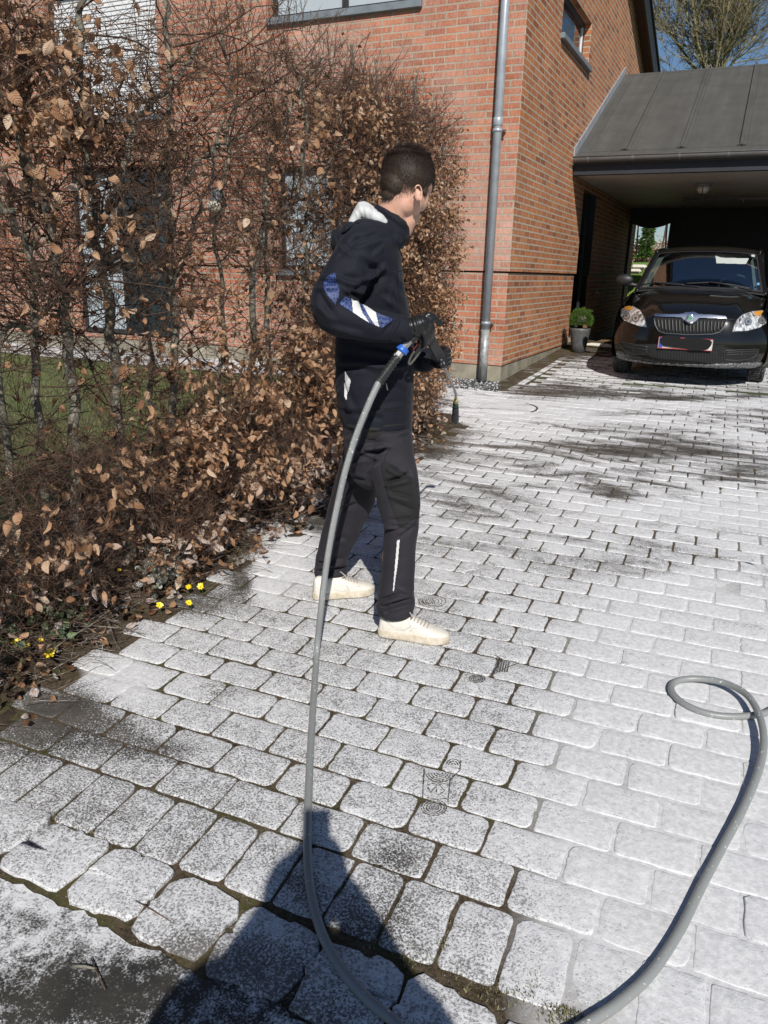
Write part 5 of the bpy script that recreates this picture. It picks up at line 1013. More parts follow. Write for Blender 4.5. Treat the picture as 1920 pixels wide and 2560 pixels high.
# small debris on the asphalt
for (x, y, a, L, r, mt, lab) in [(183, 2089, .35, .028, .0032, 'bark', 'short split piece of bark lying on the asphalt'), (210, 2105, -.55, .05, .0014, 'twig', 'thin reddish twig on the asphalt beside the bark piece'), (330, 1968, -.12, .06, .0013, 'twig', 'thin pale twig lying in the gap between two setts')]:
    q = gnd(x * K, y * K, .006); tag(MB().tube([q - np.array([math.cos(a), math.sin(a), 0]) * L, q + (0, 0, .002), q + np.array([math.cos(a), math.sin(a) * .8, 0]) * L], [r, r * 1.1, r * .7], 7).build('twig' if r < .002 else 'bark_piece', M[mt], None, True), lab, 'twig' if r < .002 else 'bark piece')
# ================================================================ TREES
def bare_tree(name, base, H, spread, label, cat='tree', lich=None, seed=1, r0=.16, forks=6, lv=4, parent_mat=None, group=None, fork_h=.3, limb=.42, kids=(6, 6, 6, 5), kl=(.34, .6)):
    g = np.random.default_rng(seed); t = empty(name, tuple(base), label, cat, group); tr_ = TW(); br_ = TW(); base = np.array(base, float)
    def wd(p, d, L, n, wob, lift):
        P = [p]; d = _n(d)
        for _ in range(n): d = _n(d + g.normal(0, wob, 3) + np.array([0, 0, lift])); p = p + d * L / n; P.append(p)
        return P, d
    P, d = wd(base, np.array([0, 0, 1.]), H * fork_h, 5, .04, .05); tr_.tube(P, np.linspace(r0, r0 * .7, len(P)), 8)
    def rec(p, d, L, r, l):
        P, dl = wd(p, d, L, 6 if l < 2 else 4, .14 + .05 * l, .10); tw_ = br_ if l else tr_; tw_.tube(P, np.linspace(r, max(r * .45, .004), len(P)), 5 if l < 2 else 3)
        if l >= lv: return
        for _ in range(kids[l]):
            if P[0][2] > 12.5: break
            k = g.uniform(.04, 1) * (len(P) - 1); i = min(int(k), len(P) - 2); q = P[i] + (P[i + 1] - P[i]) * (k - i); ax = _n(P[i + 1] - P[i]); s = _n(np.cross(ax, g.normal(size=3)))
            rec(q, ax * .9 + s * g.uniform(.4, .9), L * g.uniform(kl[0], kl[1]), max(r * g.uniform(.35, .5), .0055), l + 1)
    for k in range(forks):
        a = 2 * math.pi * k / forks + g.normal(0, .3); rec(P[-1] + g.normal(0, .05, 3), np.array([math.cos(a) * spread, math.sin(a) * spread, 1.0]) * 1.0, H * .5, r0 * limb, 0)
    tr_.build('trunk', lich or M['bark'], t); br_.build('crown', lich or M['bark'], t); return t
lichen = bark('lichened_bark', (.10, .085, .055), (.22, .19, .11), (.36, .31, .15))
bp_ = ony(1736, 174, 23.0)
bare_tree('bare_tree', (bp_[0] + .55, 23.0, .4), 14.0, .52, 'large bare tree with lichened branches against the sky, behind the carport ridge', lich=lichen, seed=4, r0=.22, forks=15, lv=3, fork_h=.40, limb=.15, kids=(24, 12, 7), kl=(.18, .40))
bare_tree('bare_tree', (bp_[0] + 5.4, 24.0, .4), 13.0, .5, 'bare tree at the right picture edge behind the carport, only its outer twigs in view', lich=lichen, seed=9, r0=.18, forks=10, lv=3, fork_h=.42, limb=.18, kids=(20, 9, 6), kl=(.2, .42))
for k, (x, yd, lab) in enumerate([(1622, 24, 'slim dark bare trunk in the middle of the carport rear opening'), (1645, 25, 'thin crooked bare tree right of the middle in the rear opening'), (1658, 24.5, 'thin bare tree nearest the right edge of the rear opening'), (1584, 25, 'thin bare tree at the left edge of the rear opening')]):
    q = ony(x, 690, yd); bare_tree('young_tree', (q[0], yd, 1.9), 4.6, .25, lab, lich=M['twig'], seed=20 + k, r0=.028, forks=3, lv=2, fork_h=.4)
q = ony(1607, 690, 23.0); t = empty('conifer', (q[0], 23.0, 1.9), 'small dark green conifer seen through the carport rear opening', 'conifer tree')
MB().tube([(q[0], 23, 1.85), (q[0], 23, 4.1)], [.04, .01], 8).build('trunk', M['bark'], t); P_ = []; D_ = []
for _ in range(2600):
    h = rng.uniform(0, 1) ** 1.3; a = rng.uniform(0, 6.28); r_ = rng.uniform(.1, 1) * (1 - h) * .26 * (.75 + .25 * math.sin(h * 40)); P_.append((q[0] + r_ * math.cos(a), 23 + r_ * math.sin(a), 2.1 + h * 2.1 - r_ * .25)); D_.append((math.cos(a), math.sin(a), -.25))
leaves('crown', P_, D_, rng.uniform(.06, .12, 2600), np.full(2600, .03), M['green'], t, None, None, .2, 12)
P_ = np.c_[rng.uniform(-7, 1, 9000), rng.uniform(25.5, 26.5, 9000), 1.85 + rng.beta(1.5, 2.6, 9000) * .95]; o = leaves('far_hedge', P_, np.c_[rng.normal(0, 1, 9000), rng.normal(0, 1, 9000), rng.uniform(-1, .2, 9000)], rng.uniform(.07, .12, 9000), rng.uniform(.05, .08, 9000), M['leaf'], None, None, rng.beta(2, 2, 9000), 1, 14); tag(o, 'brown leaved hedge beyond the grass bank, seen through the carport rear opening', 'hedge')
for (a, b2, c2, lab) in [(1573, 1600, 678, 'lower pale boulder below the grass bank behind the carport'), (1585, 1612, 668, 'pale flat boulder on top of the lower one behind the carport')]:
    q = ony((a + b2) / 2, c2, 19.2); mb = MB(); mb.box((q[0], 19.2, q[2]), (.17, .2, .055), None, 0, .05); tag(mb.build('boulder', bpy.data.materials['pale_stone']), lab, 'boulder')
# ================================================================ POTTED SHRUB
pt = np.array([-2.135, 11.25, gz(0, 11.25)]); t = empty('potted_shrub', tuple(pt), 'round green shrub in a ribbed grey pot at the end of the side wall', 'potted plant')
pv = []; prof = [(.078, 0), (.088, .004), (.104, .10), (.122, .20), (.136, .30), (.140, .335), (.132, .337), (.128, .31)]; n = 96
for r, z in prof:
    for k in range(n):
        a = 2 * math.pi * k / n; rr = r + (.0032 * math.cos(a * 32) if z < .33 and r > .08 else 0); pv.append(pt + np.array([rr * math.cos(a), rr * math.sin(a), z]))
MB().add(pv, [(i * n + k, i * n + (k + 1) % n, (i + 1) * n + (k + 1) % n, (i + 1) * n + k) for i in range(len(prof) - 1) for k in range(n)]).build('pot', simple('grey_fibre_pot', (.085, .088, .09), .5, .4, 40, .2, 60), t, True)
MB().lathe(pt + np.array([0, 0, .315]), [(.128, 0), (.001, .01)], 24).build('potting_soil', M['soil'], t)
V_, Fq_ = [], []; cc = pt + np.array([0, 0, .45])
for _ in range(9000):
    v = _n(rng.normal(size=3)); 
    if v[2] < -.55: continue
    r1_ = rng.uniform(.07, .165) * (1 + .20 * mnoise.noise(tuple(v * 3))); p = cc + v * np.array([1.02, 1.02, .93]) * r1_; d = _n(v + rng.normal(0, .35, 3) + np.array([0, 0, .25])); L_ = rng.uniform(.012, .026); s = _n(np.cross(d, rng.normal(size=3))) * .0022; b0 = len(V_); V_ += [p - s, p + s, p + d * L_ + s * .3, p + d * L_ - s * .3]; Fq_.append((b0, b0 + 1, b0 + 2, b0 + 3))
o = quickmesh('foliage', V_, Fq_, leafmat('shrub_leaf', [(.035, .08, .01), (.07, .15, .02), (.13, .22, .04)], .25), t); setattr_f(o.data, 'rnd', np.repeat(rng.uniform(size=len(Fq_)), 4)); setattr_f(o.data, 'frost', np.zeros(len(V_)))
MB().ell(cc, (.085, .085, .08), None, 10).build('stem', M['bark'], t)

# ================================================================ SHOE PRINTS pressed into the foam
def ribbon(mb, pts, wd):
    P = [gnd(x, y, .0022) for x, y in pts]
    for i, p in enumerate(P):
        t = _n(P[min(i + 1, len(P) - 1)] - P[max(i - 1, 0)]); s = _n(np.cross(t, [0, 0, 1])) * wd * rng.uniform(.35, .75); mb.v += [tuple(p - s), tuple(p + s)]
        if i: k = len(mb.v); mb.f.append((k - 4, k - 3, k - 1, k - 2)); mb.mi.append(0)
wet = foam_mat('wet_print', (.045, .042, .038), (.09, .085, .075))
def arc(cx, cy, rx, ry, a0, a1, n=14): return [(cx + rx * math.cos(a0 + (a1 - a0) * k / n), cy + ry * math.sin(a0 + (a1 - a0) * k / n)) for k in range(n + 1)]
z2 = lambda L_: [(800 + x / 2.37, 1850 + y / 2.37) for x, y in L_]; z1q = lambda L_: [(900 + x / 2.765, 1400 + y / 2.765) for x, y in L_]
def sprint(lines, f, lab, wd=.004):
    mb = MB(); [ribbon(mb, f(l), wd) for l in lines]; me = mb.mesh('p'); setattr_f(me, 'foam', np.full(len(me.vertices), .28)); o = link('shoe_print', me, wet, None); tag(o, lab, 'shoe print', kind='stuff')
sprint([arc(675, 400, r, r * .62, 0, 6.28) for r in (14, 28, 45, 62, 76)] + [arc(710, 190, r, r * .7, .2, 3.0) for r in (20, 36, 52, 68, 84)] + [arc(790, 150, r, r * .9, 3.3, 6.2) for r in (14, 28, 42)] + [[(618, 170), (612, 250), (608, 340)], [(835, 120), (828, 180), (770, 240), (758, 370)], [(640, 265), (660, 258), (700, 262), (745, 256)], [(640, 280), (655, 310), (690, 270), (690, 310)], [(715, 275), (740, 300), (705, 325)], [(630, 340), (690, 352), (750, 345)]], z2, 'patterned shoe print in the foam in front of the photographer', .0034)
sprint([arc(810, 820, r, r * .5, 0, 6.28) for r in (12, 26, 40, 55)] + [arc(1050, 655, r, r * .5, 0, 6.28) for r in (12, 28, 45, 60)] + [[(950 + k * 16, 690 + k * 3), (930 + k * 17, 770 + k * 1)] for k in range(6)] + [[(930, 655), (990, 690), (1080, 705)], [(920, 790), (1010, 745), (1100, 710)]], z1q, 'dark smeared shoe print in the foam right of the front shoe', .0045)
sprint([arc(500, 285, r, r * .42, 0, 6.28) for r in (20, 45, 70, 95)] + [[(400 + k * 14, 265), (420 + k * 14, 305)] for k in range(8)], z1q, 'swirled shoe print in the foam behind the front leg', .004)
# ================================================================ CAR
XC, ZG = -.578, .430
car = empty('parked_car', (XC, 10.9, ZG), 'black hatchback parked nose out under the carport', 'car')
pt_ = NT('black_car_paint'); pt_.set('Base Color', (.006, .0055, .005, 1)); pt_.set('Roughness', .16); pt_.set('Coat Weight', .75); pt_.set('Coat Roughness', .03); pt_.set('Specular IOR Level', .25); M['paint'] = pt_.m
gls = NT('windscreen_glass'); gls.t.nodes.remove(gls.b); tn = gls.t.nodes.new('ShaderNodeBsdfTransparent'); tn.inputs[0].default_value = (.5, .58, .58, 1); gg = gls.t.nodes.new('ShaderNodeBsdfGlossy'); gg.inputs['Roughness'].default_value = .01; fr_ = gls.t.nodes.new('ShaderNodeFresnel'); fr_.inputs[0].default_value = 1.33; mx_ = gls.t.nodes.new('ShaderNodeMixShader')
mm_ = gls.t.nodes.new('ShaderNodeMath'); mm_.operation = 'MULTIPLY'; mm_.inputs[1].default_value = .42; gls.t.links.new(fr_.outputs[0], mm_.inputs[0]); gls.t.links.new(mm_.outputs[0], mx_.inputs[0]); gls.t.links.new(tn.outputs[0], mx_.inputs[1]); gls.t.links.new(gg.outputs[0], mx_.inputs[2]); gls.t.links.new(mx_.outputs[0], gls.t.nodes['Material Output'].inputs[0]); M['wglass'] = gls.m
# front clip: profile stations (y, z, half width, side sweep-back, side drop)
PR_ = [(9.10, .615, .70, .34, 0), (9.00, .625, .74, .36, 0), (8.965, .650, .765, .37, .0), (8.955, .690, .785, .37, 0), (8.950, .76, .80, .37, 0), (8.938, .86, .812, .38, 0), (8.945, .95, .816, .40, 0), (8.962, 1.03, .812, .43, 0), (8.985, 1.11, .800, .47, .0), (9.012, 1.165, .788, .52, .01), (9.050, 1.205, .775, .56, .02), (9.14, 1.25, .758, .56, .035), (9.30, 1.312, .745, .47, .055), (9.50, 1.362, .738, .34, .075), (9.72, 1.398, .735, .20, .085), (9.95, 1.418, .735, .05, .085)]
A_ = np.array(PR_); kk = np.linspace(0, len(A_) - 1, 61); St = np.array([[np.interp(k, range(len(A_)), A_[:, c]) for c in range(5)] for k in kk])
for _ in range(3): St[1:-1] = (St[:-2] + St[2:] + 2 * St[1:-1]) / 4
def front(y, z, hw, sw, dr):
    row = []
    for s in np.linspace(-1, 1, 61):
        a = abs(s); xx = hw * math.sin(s * math.pi / 2 * .999) if False else hw * s
        yy = y + sw * (a ** 3.6); zz_ = z - dr * a ** 2.6
        if z > 1.22: zz_ += .016 * math.exp(-((a - .62) / .10) ** 2) * min(1, (z - 1.22) / .1)
        row.append((XC + xx, yy, zz_))
    return row
fb = MB(); fb.grid([front(*r) for r in St]); cb = fb.build('front_body', M['paint'], car, True); CB = bvh_of(cb)
# rear edge of the clip joins fenders and sides
sd_m = MB()
for s in (-1, 1):
    G = []
    for y in [9.30, 9.36, 9.42, 9.48, 9.56, 9.66, 9.8, 9.95, 10.1, 10.2, 10.3, 10.8, 11.4, 12.0, 12.5, 12.85, 12.95]:
        ins = .815 - (.012 if y < 9.4 else 0) - (max(0, y - 12.4) ** 2) * .25; arch = 0
        for yc_ in (9.82, 12.25):
            q = .345 ** 2 - (y - yc_) ** 2
            if q > 0: arch = max(arch, math.sqrt(q))
        zb = max(ZG + .20, ZG + .30 + arch if arch else 0); zt = float(np.interp(y, [9.3, 9.6, 9.95, 10.3, 12.95], [1.215, 1.275, 1.335, 1.37, 1.42]))
        G.append([(XC + s * (ins - .05 if k == 0 else ins + .012 * math.sin(math.pi * k / 8) - (.05 * ((k / 8) ** 6))), y, zb + (zt - zb) * (k / 8)) for k in range(9)])
    G2 = []; sd_m.grid(G)
    # shoulder between the side and the bonnet / door tops
    sd_m.grid([[g[-1], (g[-1][0] - s * .035, g[-1][1], g[-1][2] + .012), (XC + s * (.735 if g[0][1] < 10 else .70), g[0][1], max(g[-1][2] + .012, float(np.interp(g[0][1], [9.3, 9.95, 10.3, 13], [1.24, 1.333, 1.40, 1.43]))))] for g in G])
sd_m.build('side_body', M['paint'], car, True)
mb = MB(); mb.span((XC - .78, 12.9, ZG + .25), (XC + .78, 12.96, 1.45), 0, .02); mb.span((XC - .76, 9.35, ZG + .18), (XC + .76, 12.9, ZG + .24)); mb.build('tail', M['paint'], car)
# inner arches, firewall, engine block shadow body
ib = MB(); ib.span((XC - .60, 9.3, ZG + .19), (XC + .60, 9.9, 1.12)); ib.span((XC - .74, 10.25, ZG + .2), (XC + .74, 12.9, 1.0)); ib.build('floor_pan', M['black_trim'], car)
# cabin
def ws(t, s):  # windscreen surface
    y = 9.97 + (10.52 - 9.97) * t; z = 1.425 + (1.853 - 1.425) * t; hw = .688 + (.565 - .688) * t; a = abs(s); return (XC + hw * s, y + .10 * a ** 2.4 * (1 - .3 * t) + .03 * math.sin(math.pi * t) * -1, z - .028 * a ** 2.4)
gm_ = MB(); gm_.grid([[ws(t, s) for s in np.linspace(-1, 1, 25)] for t in np.linspace(0, 1, 13)]); wsc = gm_.build('windscreen', M['wglass'], car, True)
bd_ = MB()
for lo, hi in ((.955, 1.0),):
    for sg in (-1, 1): bd_.grid([[tuple(np.array(ws(t, sg * s)) + np.array([0, -.003, .003])) for s in np.linspace(lo, hi, 4)] for t in np.linspace(0, 1, 13)])
bd_.grid([[tuple(np.array(ws(t, s)) + np.array([0, -.003, .003])) for s in np.linspace(-1, 1, 25)] for t in (0, .02, .045)]); bd_.grid([[tuple(np.array(ws(t, s)) + np.array([0, -.003, .003])) for s in np.linspace(-1, 1, 25)] for t in (.97, 1)]); bd_.build('glass_border', M['black_trim'], wsc)
rf = MB(); G = []
for y, z, hw in [(10.51, 1.859, .572), (10.58, 1.885, .582), (10.8, 1.918, .595), (11.3, 1.945, .605), (11.8, 1.94, .60), (12.3, 1.91, .585), (12.7, 1.86, .56), (12.8, 1.80, .55)]:
    G.append([(XC + hw * s + 0, y + .08 * abs(s) ** 2.4, z - .045 * abs(s) ** 2.6 - (.05 if abs(s) > .99 else 0)) for s in np.linspace(-1, 1, 25)])
rf.grid(G); rf.build('roof', M['paint'], car, True)
for s in (-1, 1):
    pl_ = MB(); pl_.tube([np.array(ws(t, s)) + np.array([s * .012, .01, -.004]) for t in np.linspace(-.02, 1, 10)], .030, 10, dome=True); pl_.tube([(XC + s * .58, 10.60, 1.84), (XC + s * .60, 11.5, 1.89), (XC + s * .585, 12.3, 1.86), (XC + s * .62, 12.75, 1.55), (XC + s * .68, 12.85, 1.42)], .032, 10, dome=True); pl_.tube([(XC + s * .60, 11.55, 1.88), (XC + s * .70, 11.6, 1.42)], .03, 8); pl_.build('window_pillars', M['paint'], car, True)
sg_ = MB()
for s in (-1, 1): sg_.poly([(XC + s * .700, 10.25, 1.40), (XC + s * .700, 12.75, 1.42), (XC + s * .60, 12.4, 1.84), (XC + s * .60, 10.65, 1.83)])
sg_.poly([(XC - .62, 12.86, 1.42), (XC + .62, 12.86, 1.42), (XC + .54, 12.72, 1.82), (XC - .54, 12.72, 1.82)]); sg_.build('side_glass', M['glass_dark'], car)
MB().grid([[(XC + .70 * s, y + .085 * abs(s) ** 2.4, z - .04 * abs(s) ** 2) for s in np.linspace(-1, 1, 21)] for y, z in ((9.93, 1.408), (9.955, 1.425), (10.02, 1.43))]).build('cowl', M['plastic_black'], car, True)
# interior
MB().grid([[(XC + .66 * s, y, z) for s in np.linspace(-1, 1, 9)] for y, z in ((10.10, 1.41), (10.35, 1.43), (10.50, 1.40), (10.55, 1.1))]).build('dashboard', simple('dark_dash', (.02, .02, .02), .6, .1, 9, 0), car, True)
sw = MB(); cw = np.array([XC + .36, 10.60, 1.42]); R3 = np.array([[1, 0, 0], [0, .45, .89], [0, -.89, .45]])
sw.tube([cw + R3 @ np.array([.185 * math.cos(a), .185 * math.sin(a), 0]) for a in np.linspace(0, 2 * math.pi, 33)], .016, 8); sw.ell(cw, (.06, .03, .05), None, 8); sw.tube([cw + R3 @ np.array([-.17, 0, 0]), cw + R3 @ np.array([.17, 0, 0])], .014, 6); sw.build('steering_wheel', simple('wheel_grey', (.07, .075, .08), .4, .1, 9, 0), car, True)
for s in (-1, 1):
    se = MB(); se.box((XC + s * .34, 11.25, 1.30), (.22, .07, .30), None, 0, .06); se.box((XC + s * .34, 11.28, 1.68), (.12, .05, .08), None, 0, .04); se.build('seat', simple('seat_cloth', (.025, .025, .027), .9, .1, 9, .1), car, True)
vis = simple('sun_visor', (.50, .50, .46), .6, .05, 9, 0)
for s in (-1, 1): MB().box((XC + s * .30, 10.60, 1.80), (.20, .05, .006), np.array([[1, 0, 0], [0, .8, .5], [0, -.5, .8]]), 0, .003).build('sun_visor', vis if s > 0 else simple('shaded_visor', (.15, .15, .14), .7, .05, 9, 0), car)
cz = lambda L_: [(1500 + x / 3.95, 580 + y / 3.95) for x, y in L_]
WB = bvh_of(wsc)
tg = simple('pillar_trim', (.30, .34, .30), .5, .1, 9, 0)
for s in (-1, 1): MB().grid([[tuple(np.array(ws(t, s * q)) + np.array([0, .05, -.035])) for q in (.86, .98)] for t in np.linspace(.04, .97, 9)]).build('pillar_trim', tg, car, True)
white = simple('paper_white', (.42, .46, .43), .5, .03, 9, 0)
decal('permit', cz([(1140, 235), (1200, 255), (1470, 262), (1440, 318), (1150, 310)]), WB, white, .002, wsc, .8)
decal('sticker', cz([(1495, 222), (1530, 225), (1528, 248), (1495, 245)]), WB, white, .003, car, .8); decal('sticker', cz([(1560, 500), (1575, 506), (1575, 524), (1558, 528), (1546, 514)]), WB, simple('sticker_blue', (.10, .30, .50), .5, .05, 9, 0), .003, car, .8)
for pts in ([(372, 522), (470, 510), (560, 502)], [(850, 508), (980, 503), (1090, 498)]): pass
for pts in ([(372, 522), (560, 500), (700, 505), (830, 520)], [(850, 508), (1090, 498), (1300, 520), (1485, 556)]): seam('wiper', cz(pts), WB, M['black_trim'], .008, .016, car)
for pts in ([(540, 496), (620, 508), (980, 540)], [(1075, 492), (1180, 505), (1500, 570)]): seam('wiper_arm', cz(pts), WB, M['black_trim'], .006, .03, car)
# lamps
hl_ = NT('headlamp_lens'); vv = hl_.n('TexVoronoi', _feature='F1', Scale=42.0, Vector=hl_.n('Mapping', Vector=hl_.co(), Scale=(1.0, 1, .35)).outputs[0]).outputs['Color']; nz = hl_.noise(30, 3)
hl_.set('Base Color', hl_.ramp(hl_.math('ADD', hl_.math('MULTIPLY', vv, .55), hl_.math('MULTIPLY', nz, .45)), [(.3, (.10, .10, .10)), (.45, (.45, .45, .44)), (.62, (.85, .85, .84))])); hl_.set('Roughness', .12); hl_.set('Metallic', .35); hl_.set('Coat Weight', 1.0); M['lens'] = hl_.m
rim = simple('lamp_rim', (.05, .05, .05), .3, .1, 9, 0); orr = simple('orange_indicator', (.75, .33, .06), .25, .3, 70, 0, metal=.2); refl = simple('lamp_bowl', (.70, .70, .70), .12, .3, 60, 0, metal=.8); dkl = simple('lamp_dark', (.07, .07, .075), .2, .3, 60, 0)
HLp = [(212, 745), (240, 730), (330, 733), (400, 775), (448, 850), (467, 945), (400, 938), (330, 915), (240, 880), (205, 830)]
HRp = [(1300, 990), (1318, 925), (1345, 868), (1400, 818), (1500, 785), (1600, 775), (1648, 790), (1652, 850), (1640, 905), (1570, 950), (1450, 982)]
for P_, ind, b1, b2, dk_ in ((HLp, [(245, 748), (300, 738), (340, 765), (290, 782), (250, 775)], (270, 835, 34), (360, 855, 38), (300, 800, 20)), (HRp, [(1510, 800), (1570, 785), (1620, 800), (1590, 830), (1530, 835)], (1590, 880, 34), (1455, 890, 36), (1520, 860, 18))):
    h1 = decal('headlight', cz(P_), CB, rim, .004, car, 1.0); cx_, cy_ = np.mean(P_, axis=0); ins_ = [(cx_ + (x - cx_) * .95, cy_ + (y - cy_) * .94) for x, y in P_]
    decal('lens', cz(ins_), CB, M['lens'], .010, h1, .8); decal('indicator', cz(ind), CB, orr, .013, h1, .7)
    for (bx_, by_, br_) in (b1, b2):
        circ = lambda r: [(bx_ + r * math.cos(a), by_ + r * 1.0 * math.sin(a)) for a in np.linspace(0, 6.28, 14)[:-1]]
        decal('reflector', cz(circ(br_)), CB, dkl, .013, h1, .8); decal('reflector', cz(circ(br_ * .82)), CB, refl, .015, h1, .8); decal('bulb', cz(circ(br_ * .34)), CB, dkl, .017, h1, .6)
# grilles
gk = simple('grille_black', (.006, .006, .006), .8, .1, 9, 0); sl2 = simple('grille_slat', (.028, .028, .028), .45, .1, 9, 0); chrome = simple('chrome', (.85, .86, .9), .22, .03, 9, 0, metal=1.0)
gtop = lambda x: np.interp(x, [540, 820, 860, 920, 960, 1245], [845, 855, 905, 905, 862, 868]); gbot = lambda x: np.interp(x, [540, 560, 600, 700, 860, 1050, 1150, 1210, 1245], [880, 950, 975, 995, 1004, 1002, 990, 960, 890])
gr_ = decal('grille', cz([(x, gtop(x)) for x in range(540, 1250, 25)] + [(x, gbot(x)) for x in range(1245, 530, -25)]), CB, gk, .004, car, 1.2)
for k in range(19):
    x = 572 + k * 35.4; dx_ = (x - 890) * -.04; seam('grille_slat', cz([(x, gtop(x) + 6), (x + dx_, gbot(x) - 6)]), CB, sl2, .0105, .006, gr_)
seam('grille_frame', cz([(533, 850), (545, 920), (575, 975), (640, 1000), (860, 1014), (1100, 1010), (1180, 990), (1225, 940), (1250, 870)]), CB, simple('dark_chrome', (.12, .12, .12), .3, .1, 9, 0, metal=.6), .008, .006, gr_)
decal('chrome_bar', cz([(538, 820), (560, 808), (700, 818), (810, 815), (850, 800), (930, 796), (975, 818), (1100, 822), (1240, 838), (1248, 862), (1150, 858), (980, 852), (950, 880), (905, 906), (870, 904), (830, 872), (800, 845), (640, 842), (545, 838)]), CB, chrome, .014, car, .9)
bc = ony(1500 + 890 / 3.95, 580 + 850 / 3.95, 8.945); MY = np.array([[1, 0, 0], [0, 0, -1], [0, 1, 0.]])
bg = MB().lathe(bc + np.array([0, -.022, 0]), [(.034, -.004), (.040, 0), (.040, .006), (.034, .008)], 28, MY).build('badge', chrome, car, True)
MB().lathe(bc + np.array([0, -.024, 0]), [(.034, 0), (.034, .003), (.001, .004)], 28, MY).build('badge_face', simple('badge_dark', (.02, .03, .03), .3, .1, 9, 0), bg)
wf = MB(); yb = bc[1] - .031
for k in range(3): wf.prism([(bc[0] - .004 + k * .009, yb, bc[2] - .008), (bc[0] + .004 + k * .009, yb, bc[2] - .008), (bc[0] + .002 + k * .008, yb, bc[2] + .024 - k * .004), (bc[0] - .008 + k * .010, yb, bc[2] + .018 - k * .003)], (0, .002, 0))
wf.prism([(bc[0] - .026, yb, bc[2] - .012), (bc[0] + .022, yb, bc[2] - .012), (bc[0] + .022, yb, bc[2] - .006), (bc[0] - .010, yb, bc[2] - .004), (bc[0] - .016, yb, bc[2] + .004), (bc[0] - .022, yb, bc[2] - .004)], (0, .002, 0)); wf.build('winged_arrow', simple('badge_green', (.10, .38, .22), .3, .1, 9, 0), bg)
lg_ = decal('lower_grille', cz([(495, 1150), (640, 1158), (860, 1168), (1180, 1172), (1192, 1200), (1165, 1278), (860, 1275), (560, 1245), (520, 1225)]), CB, gk, .004, car, 1.2)
for k in range(24):
    x = 520 + k * 27.4; seam('grille_slat', cz([(x, np.interp(x, [495, 860, 1190], [1155, 1172, 1178])), (x + 4, np.interp(x, [520, 560, 860, 1165], [1225, 1243, 1272, 1274]))]), CB, sl2, .003, .003, lg_)
for P_, hb_ in (([(188, 1088), (320, 1105), (462, 1132), (466, 1210), (330, 1206), (240, 1170)], [((225, 1125), (460, 1165)), ((225, 1110), (460, 1134))]), ([(1226, 1172), (1380, 1164), (1520, 1158), (1570, 1160), (1545, 1215), (1480, 1258), (1350, 1270), (1232, 1262)], [((1235, 1215), (1540, 1200)), ((1240, 1190), (1550, 1178))])):
    fg = decal('fog_grille', cz(P_), CB, gk, .004, car, 1.2); seam('grille_frame', cz(P_ + P_[:1]), CB, sl2, .006, .004, fg)
    for a, b2 in hb_: seam('grille_slat', cz([a, b2]), CB, sl2, .005, .005, fg)
    xm = (P_[0][0] + P_[3][0]) / 2; seam('grille_slat', cz([(xm, min(p[1] for p in P_) + 25), (xm + 2, max(p[1] for p in P_) - 12)]), CB, sl2, .004, .005, fg)
lp_ = NT('foam_speckled_lip'); lp_.set('Base Color', lp_.mix(lp_.ramp(lp_.noise(95, 5, .75), [(.52, 0), (.57, 1)]), (.018, .018, .018), (.6, .6, .6))); lp_.set('Roughness', .5)
decal('front_lip', cz([(118, 1215), (300, 1252), (520, 1285), (860, 1305), (1160, 1300), (1500, 1285), (1640, 1290), (1630, 1315), (1400, 1345), (1200, 1358), (870, 1348), (500, 1318), (250, 1275), (120, 1240)]), CB, lp_.m, .005, car, 1.4)
# number plate
q0, q1 = np.array([XC - .272, 8.925, .812]), np.array([XC + .272, 8.925, .928]); pb = MB(); pb.span(q0, q1 + (0, .012, 0), 0, .003); pw_ = pb.build('number_plate', simple('plate_white', (.62, .60, .58), .4, .03, 9, 0), car)
fr2 = MB(); fr2.tube([(q0[0], 8.922, q0[2]), (q1[0], 8.922, q0[2]), (q1[0], 8.922, q1[2]), (q0[0], 8.922, q1[2]), (q0[0], 8.922, q0[2])], .004, 6); fr2.build('plate_rim', simple('plate_red', (.45, .06, .05), .4, .05, 9, 0), pw_)
MB().span((q0[0] + .008, 8.920, q0[2] + .008), (q0[0] + .045, 8.9235, q1[2] - .008)).build('country_strip', simple('plate_blue', (.03, .08, .40), .4, .05, 9, 0), pw_)
ol = [(q0[0] + .012, .905), (q0[0] + .04, .937), (q0[0] + .12, .945), (q0[0] + .20, .938), (q0[0] + .235, .920), (q0[0] + .28, .936), (q0[0] + .38, .934), (q0[0] + .50, .928), (q0[0] + .535, .905), (q0[0] + .53, .87), (q0[0] + .51, .835), (q0[0] + .46, .812), (q0[0] + .34, .806), (q0[0] + .30, .818), (q0[0] + .18, .825), (q0[0] + .06, .835), (q0[0] + .02, .87)]
MB().prism([(x, 8.913, z) for x, z in ol], (0, .006, 0)).build('plate_cover', simple('black_cover', (.003, .003, .003), .9, .05, 9, 0), pw_)
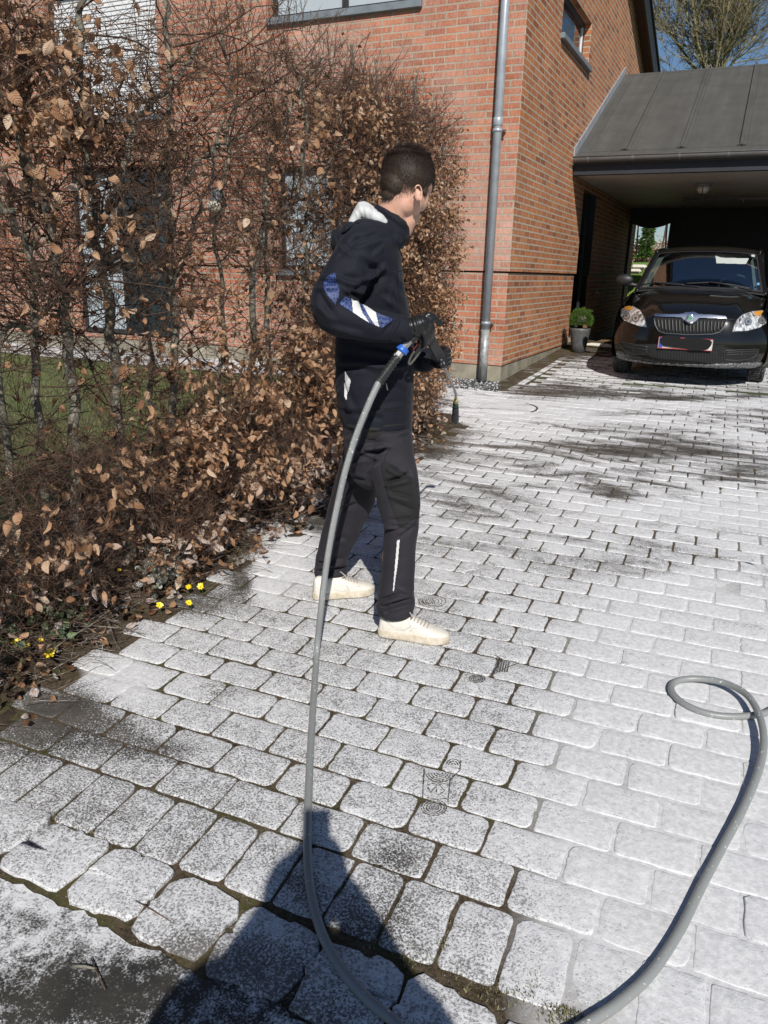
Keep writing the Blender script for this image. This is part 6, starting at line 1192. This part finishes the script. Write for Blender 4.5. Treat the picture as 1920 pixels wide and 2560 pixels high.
for pts in ([(345, 585), (300, 640), (235, 715)], [(466, 860), (540, 812)], [(1248, 862), (1340, 862)], [(205, 870), (215, 1000), (190, 1085)]): seam('panel_gap', cz(pts), CB, M['black_trim'], .003, -.0005, car)
# mirrors and wheels
for s in (-1, 1):
    q = np.array([XC + s * .885, 10.27, 1.50]); mr = MB(); mr.ell(q, (.105, .055, .068), None, 12); mr.tube([q + (-s * .05, .0, -.045), q + (-s * .17, .03, -.07)], [.03, .022], 10, dome=True); mr_ = link('wing_mirror', remesh(mr, .006, 4), M['black_trim'], car, True)
def wheel(x, y):
    MX = np.array([[0, 0, 1.], [0, 1, 0], [-1, 0, 0]]); c = np.array([x, y, ZG + .30 + .003])
    tp_ = [(.19, -.085), (.24, -.092), (.285, -.088), (.298, -.07)] + [(.301 - (.007 if k % 3 == 2 else 0), -.066 + k * .0088) for k in range(16)] + [(.298, .07), (.285, .088), (.24, .092), (.19, .085)]
    t_ = MB().lathe(c, tp_, 72, MX).build('tyre', M['tyre'], car, False); MB().lathe(c, [(.19, -.08), (.18, -.07), (.17, 0), (.18, .07), (.19, .08)], 32, MX).lathe(c, [(.18, .03), (.05, .05), (.001, .05)], 32, MX).lathe(c, [(.18, -.03), (.05, -.05), (.001, -.05)], 32, MX).build('rim', M['steel'], t_, True)
    bl_ = MB()
    for k in range(56):
        a = 2 * math.pi * k / 56
        for xo in (-.062, -.03, .0, .03, .062): bl_.box(c + np.array([xo + .006 * (k % 2), .3015 * math.cos(a), .3015 * math.sin(a)]), (.011, .010, .005), np.array([[1, 0, 0], [0, -math.sin(a), math.cos(a)], [0, math.cos(a), math.sin(a)]]))
    bl_.build('tread', M['tyre'], t_)
tyn = NT('tyre_rubber'); tyn.set('Base Color', tyn.mix(tyn.ramp(tyn.noise(70, 5, .8), [(.55, 0), (.62, 1)]), (.02, .02, .02), (.45, .45, .45))); tyn.set('Roughness', .8); M['tyre'] = tyn.m
for x, y in ((XC - .735, 9.82), (XC + .735, 9.82), (XC - .72, 12.25), (XC + .72, 12.25)): wheel(x, y)
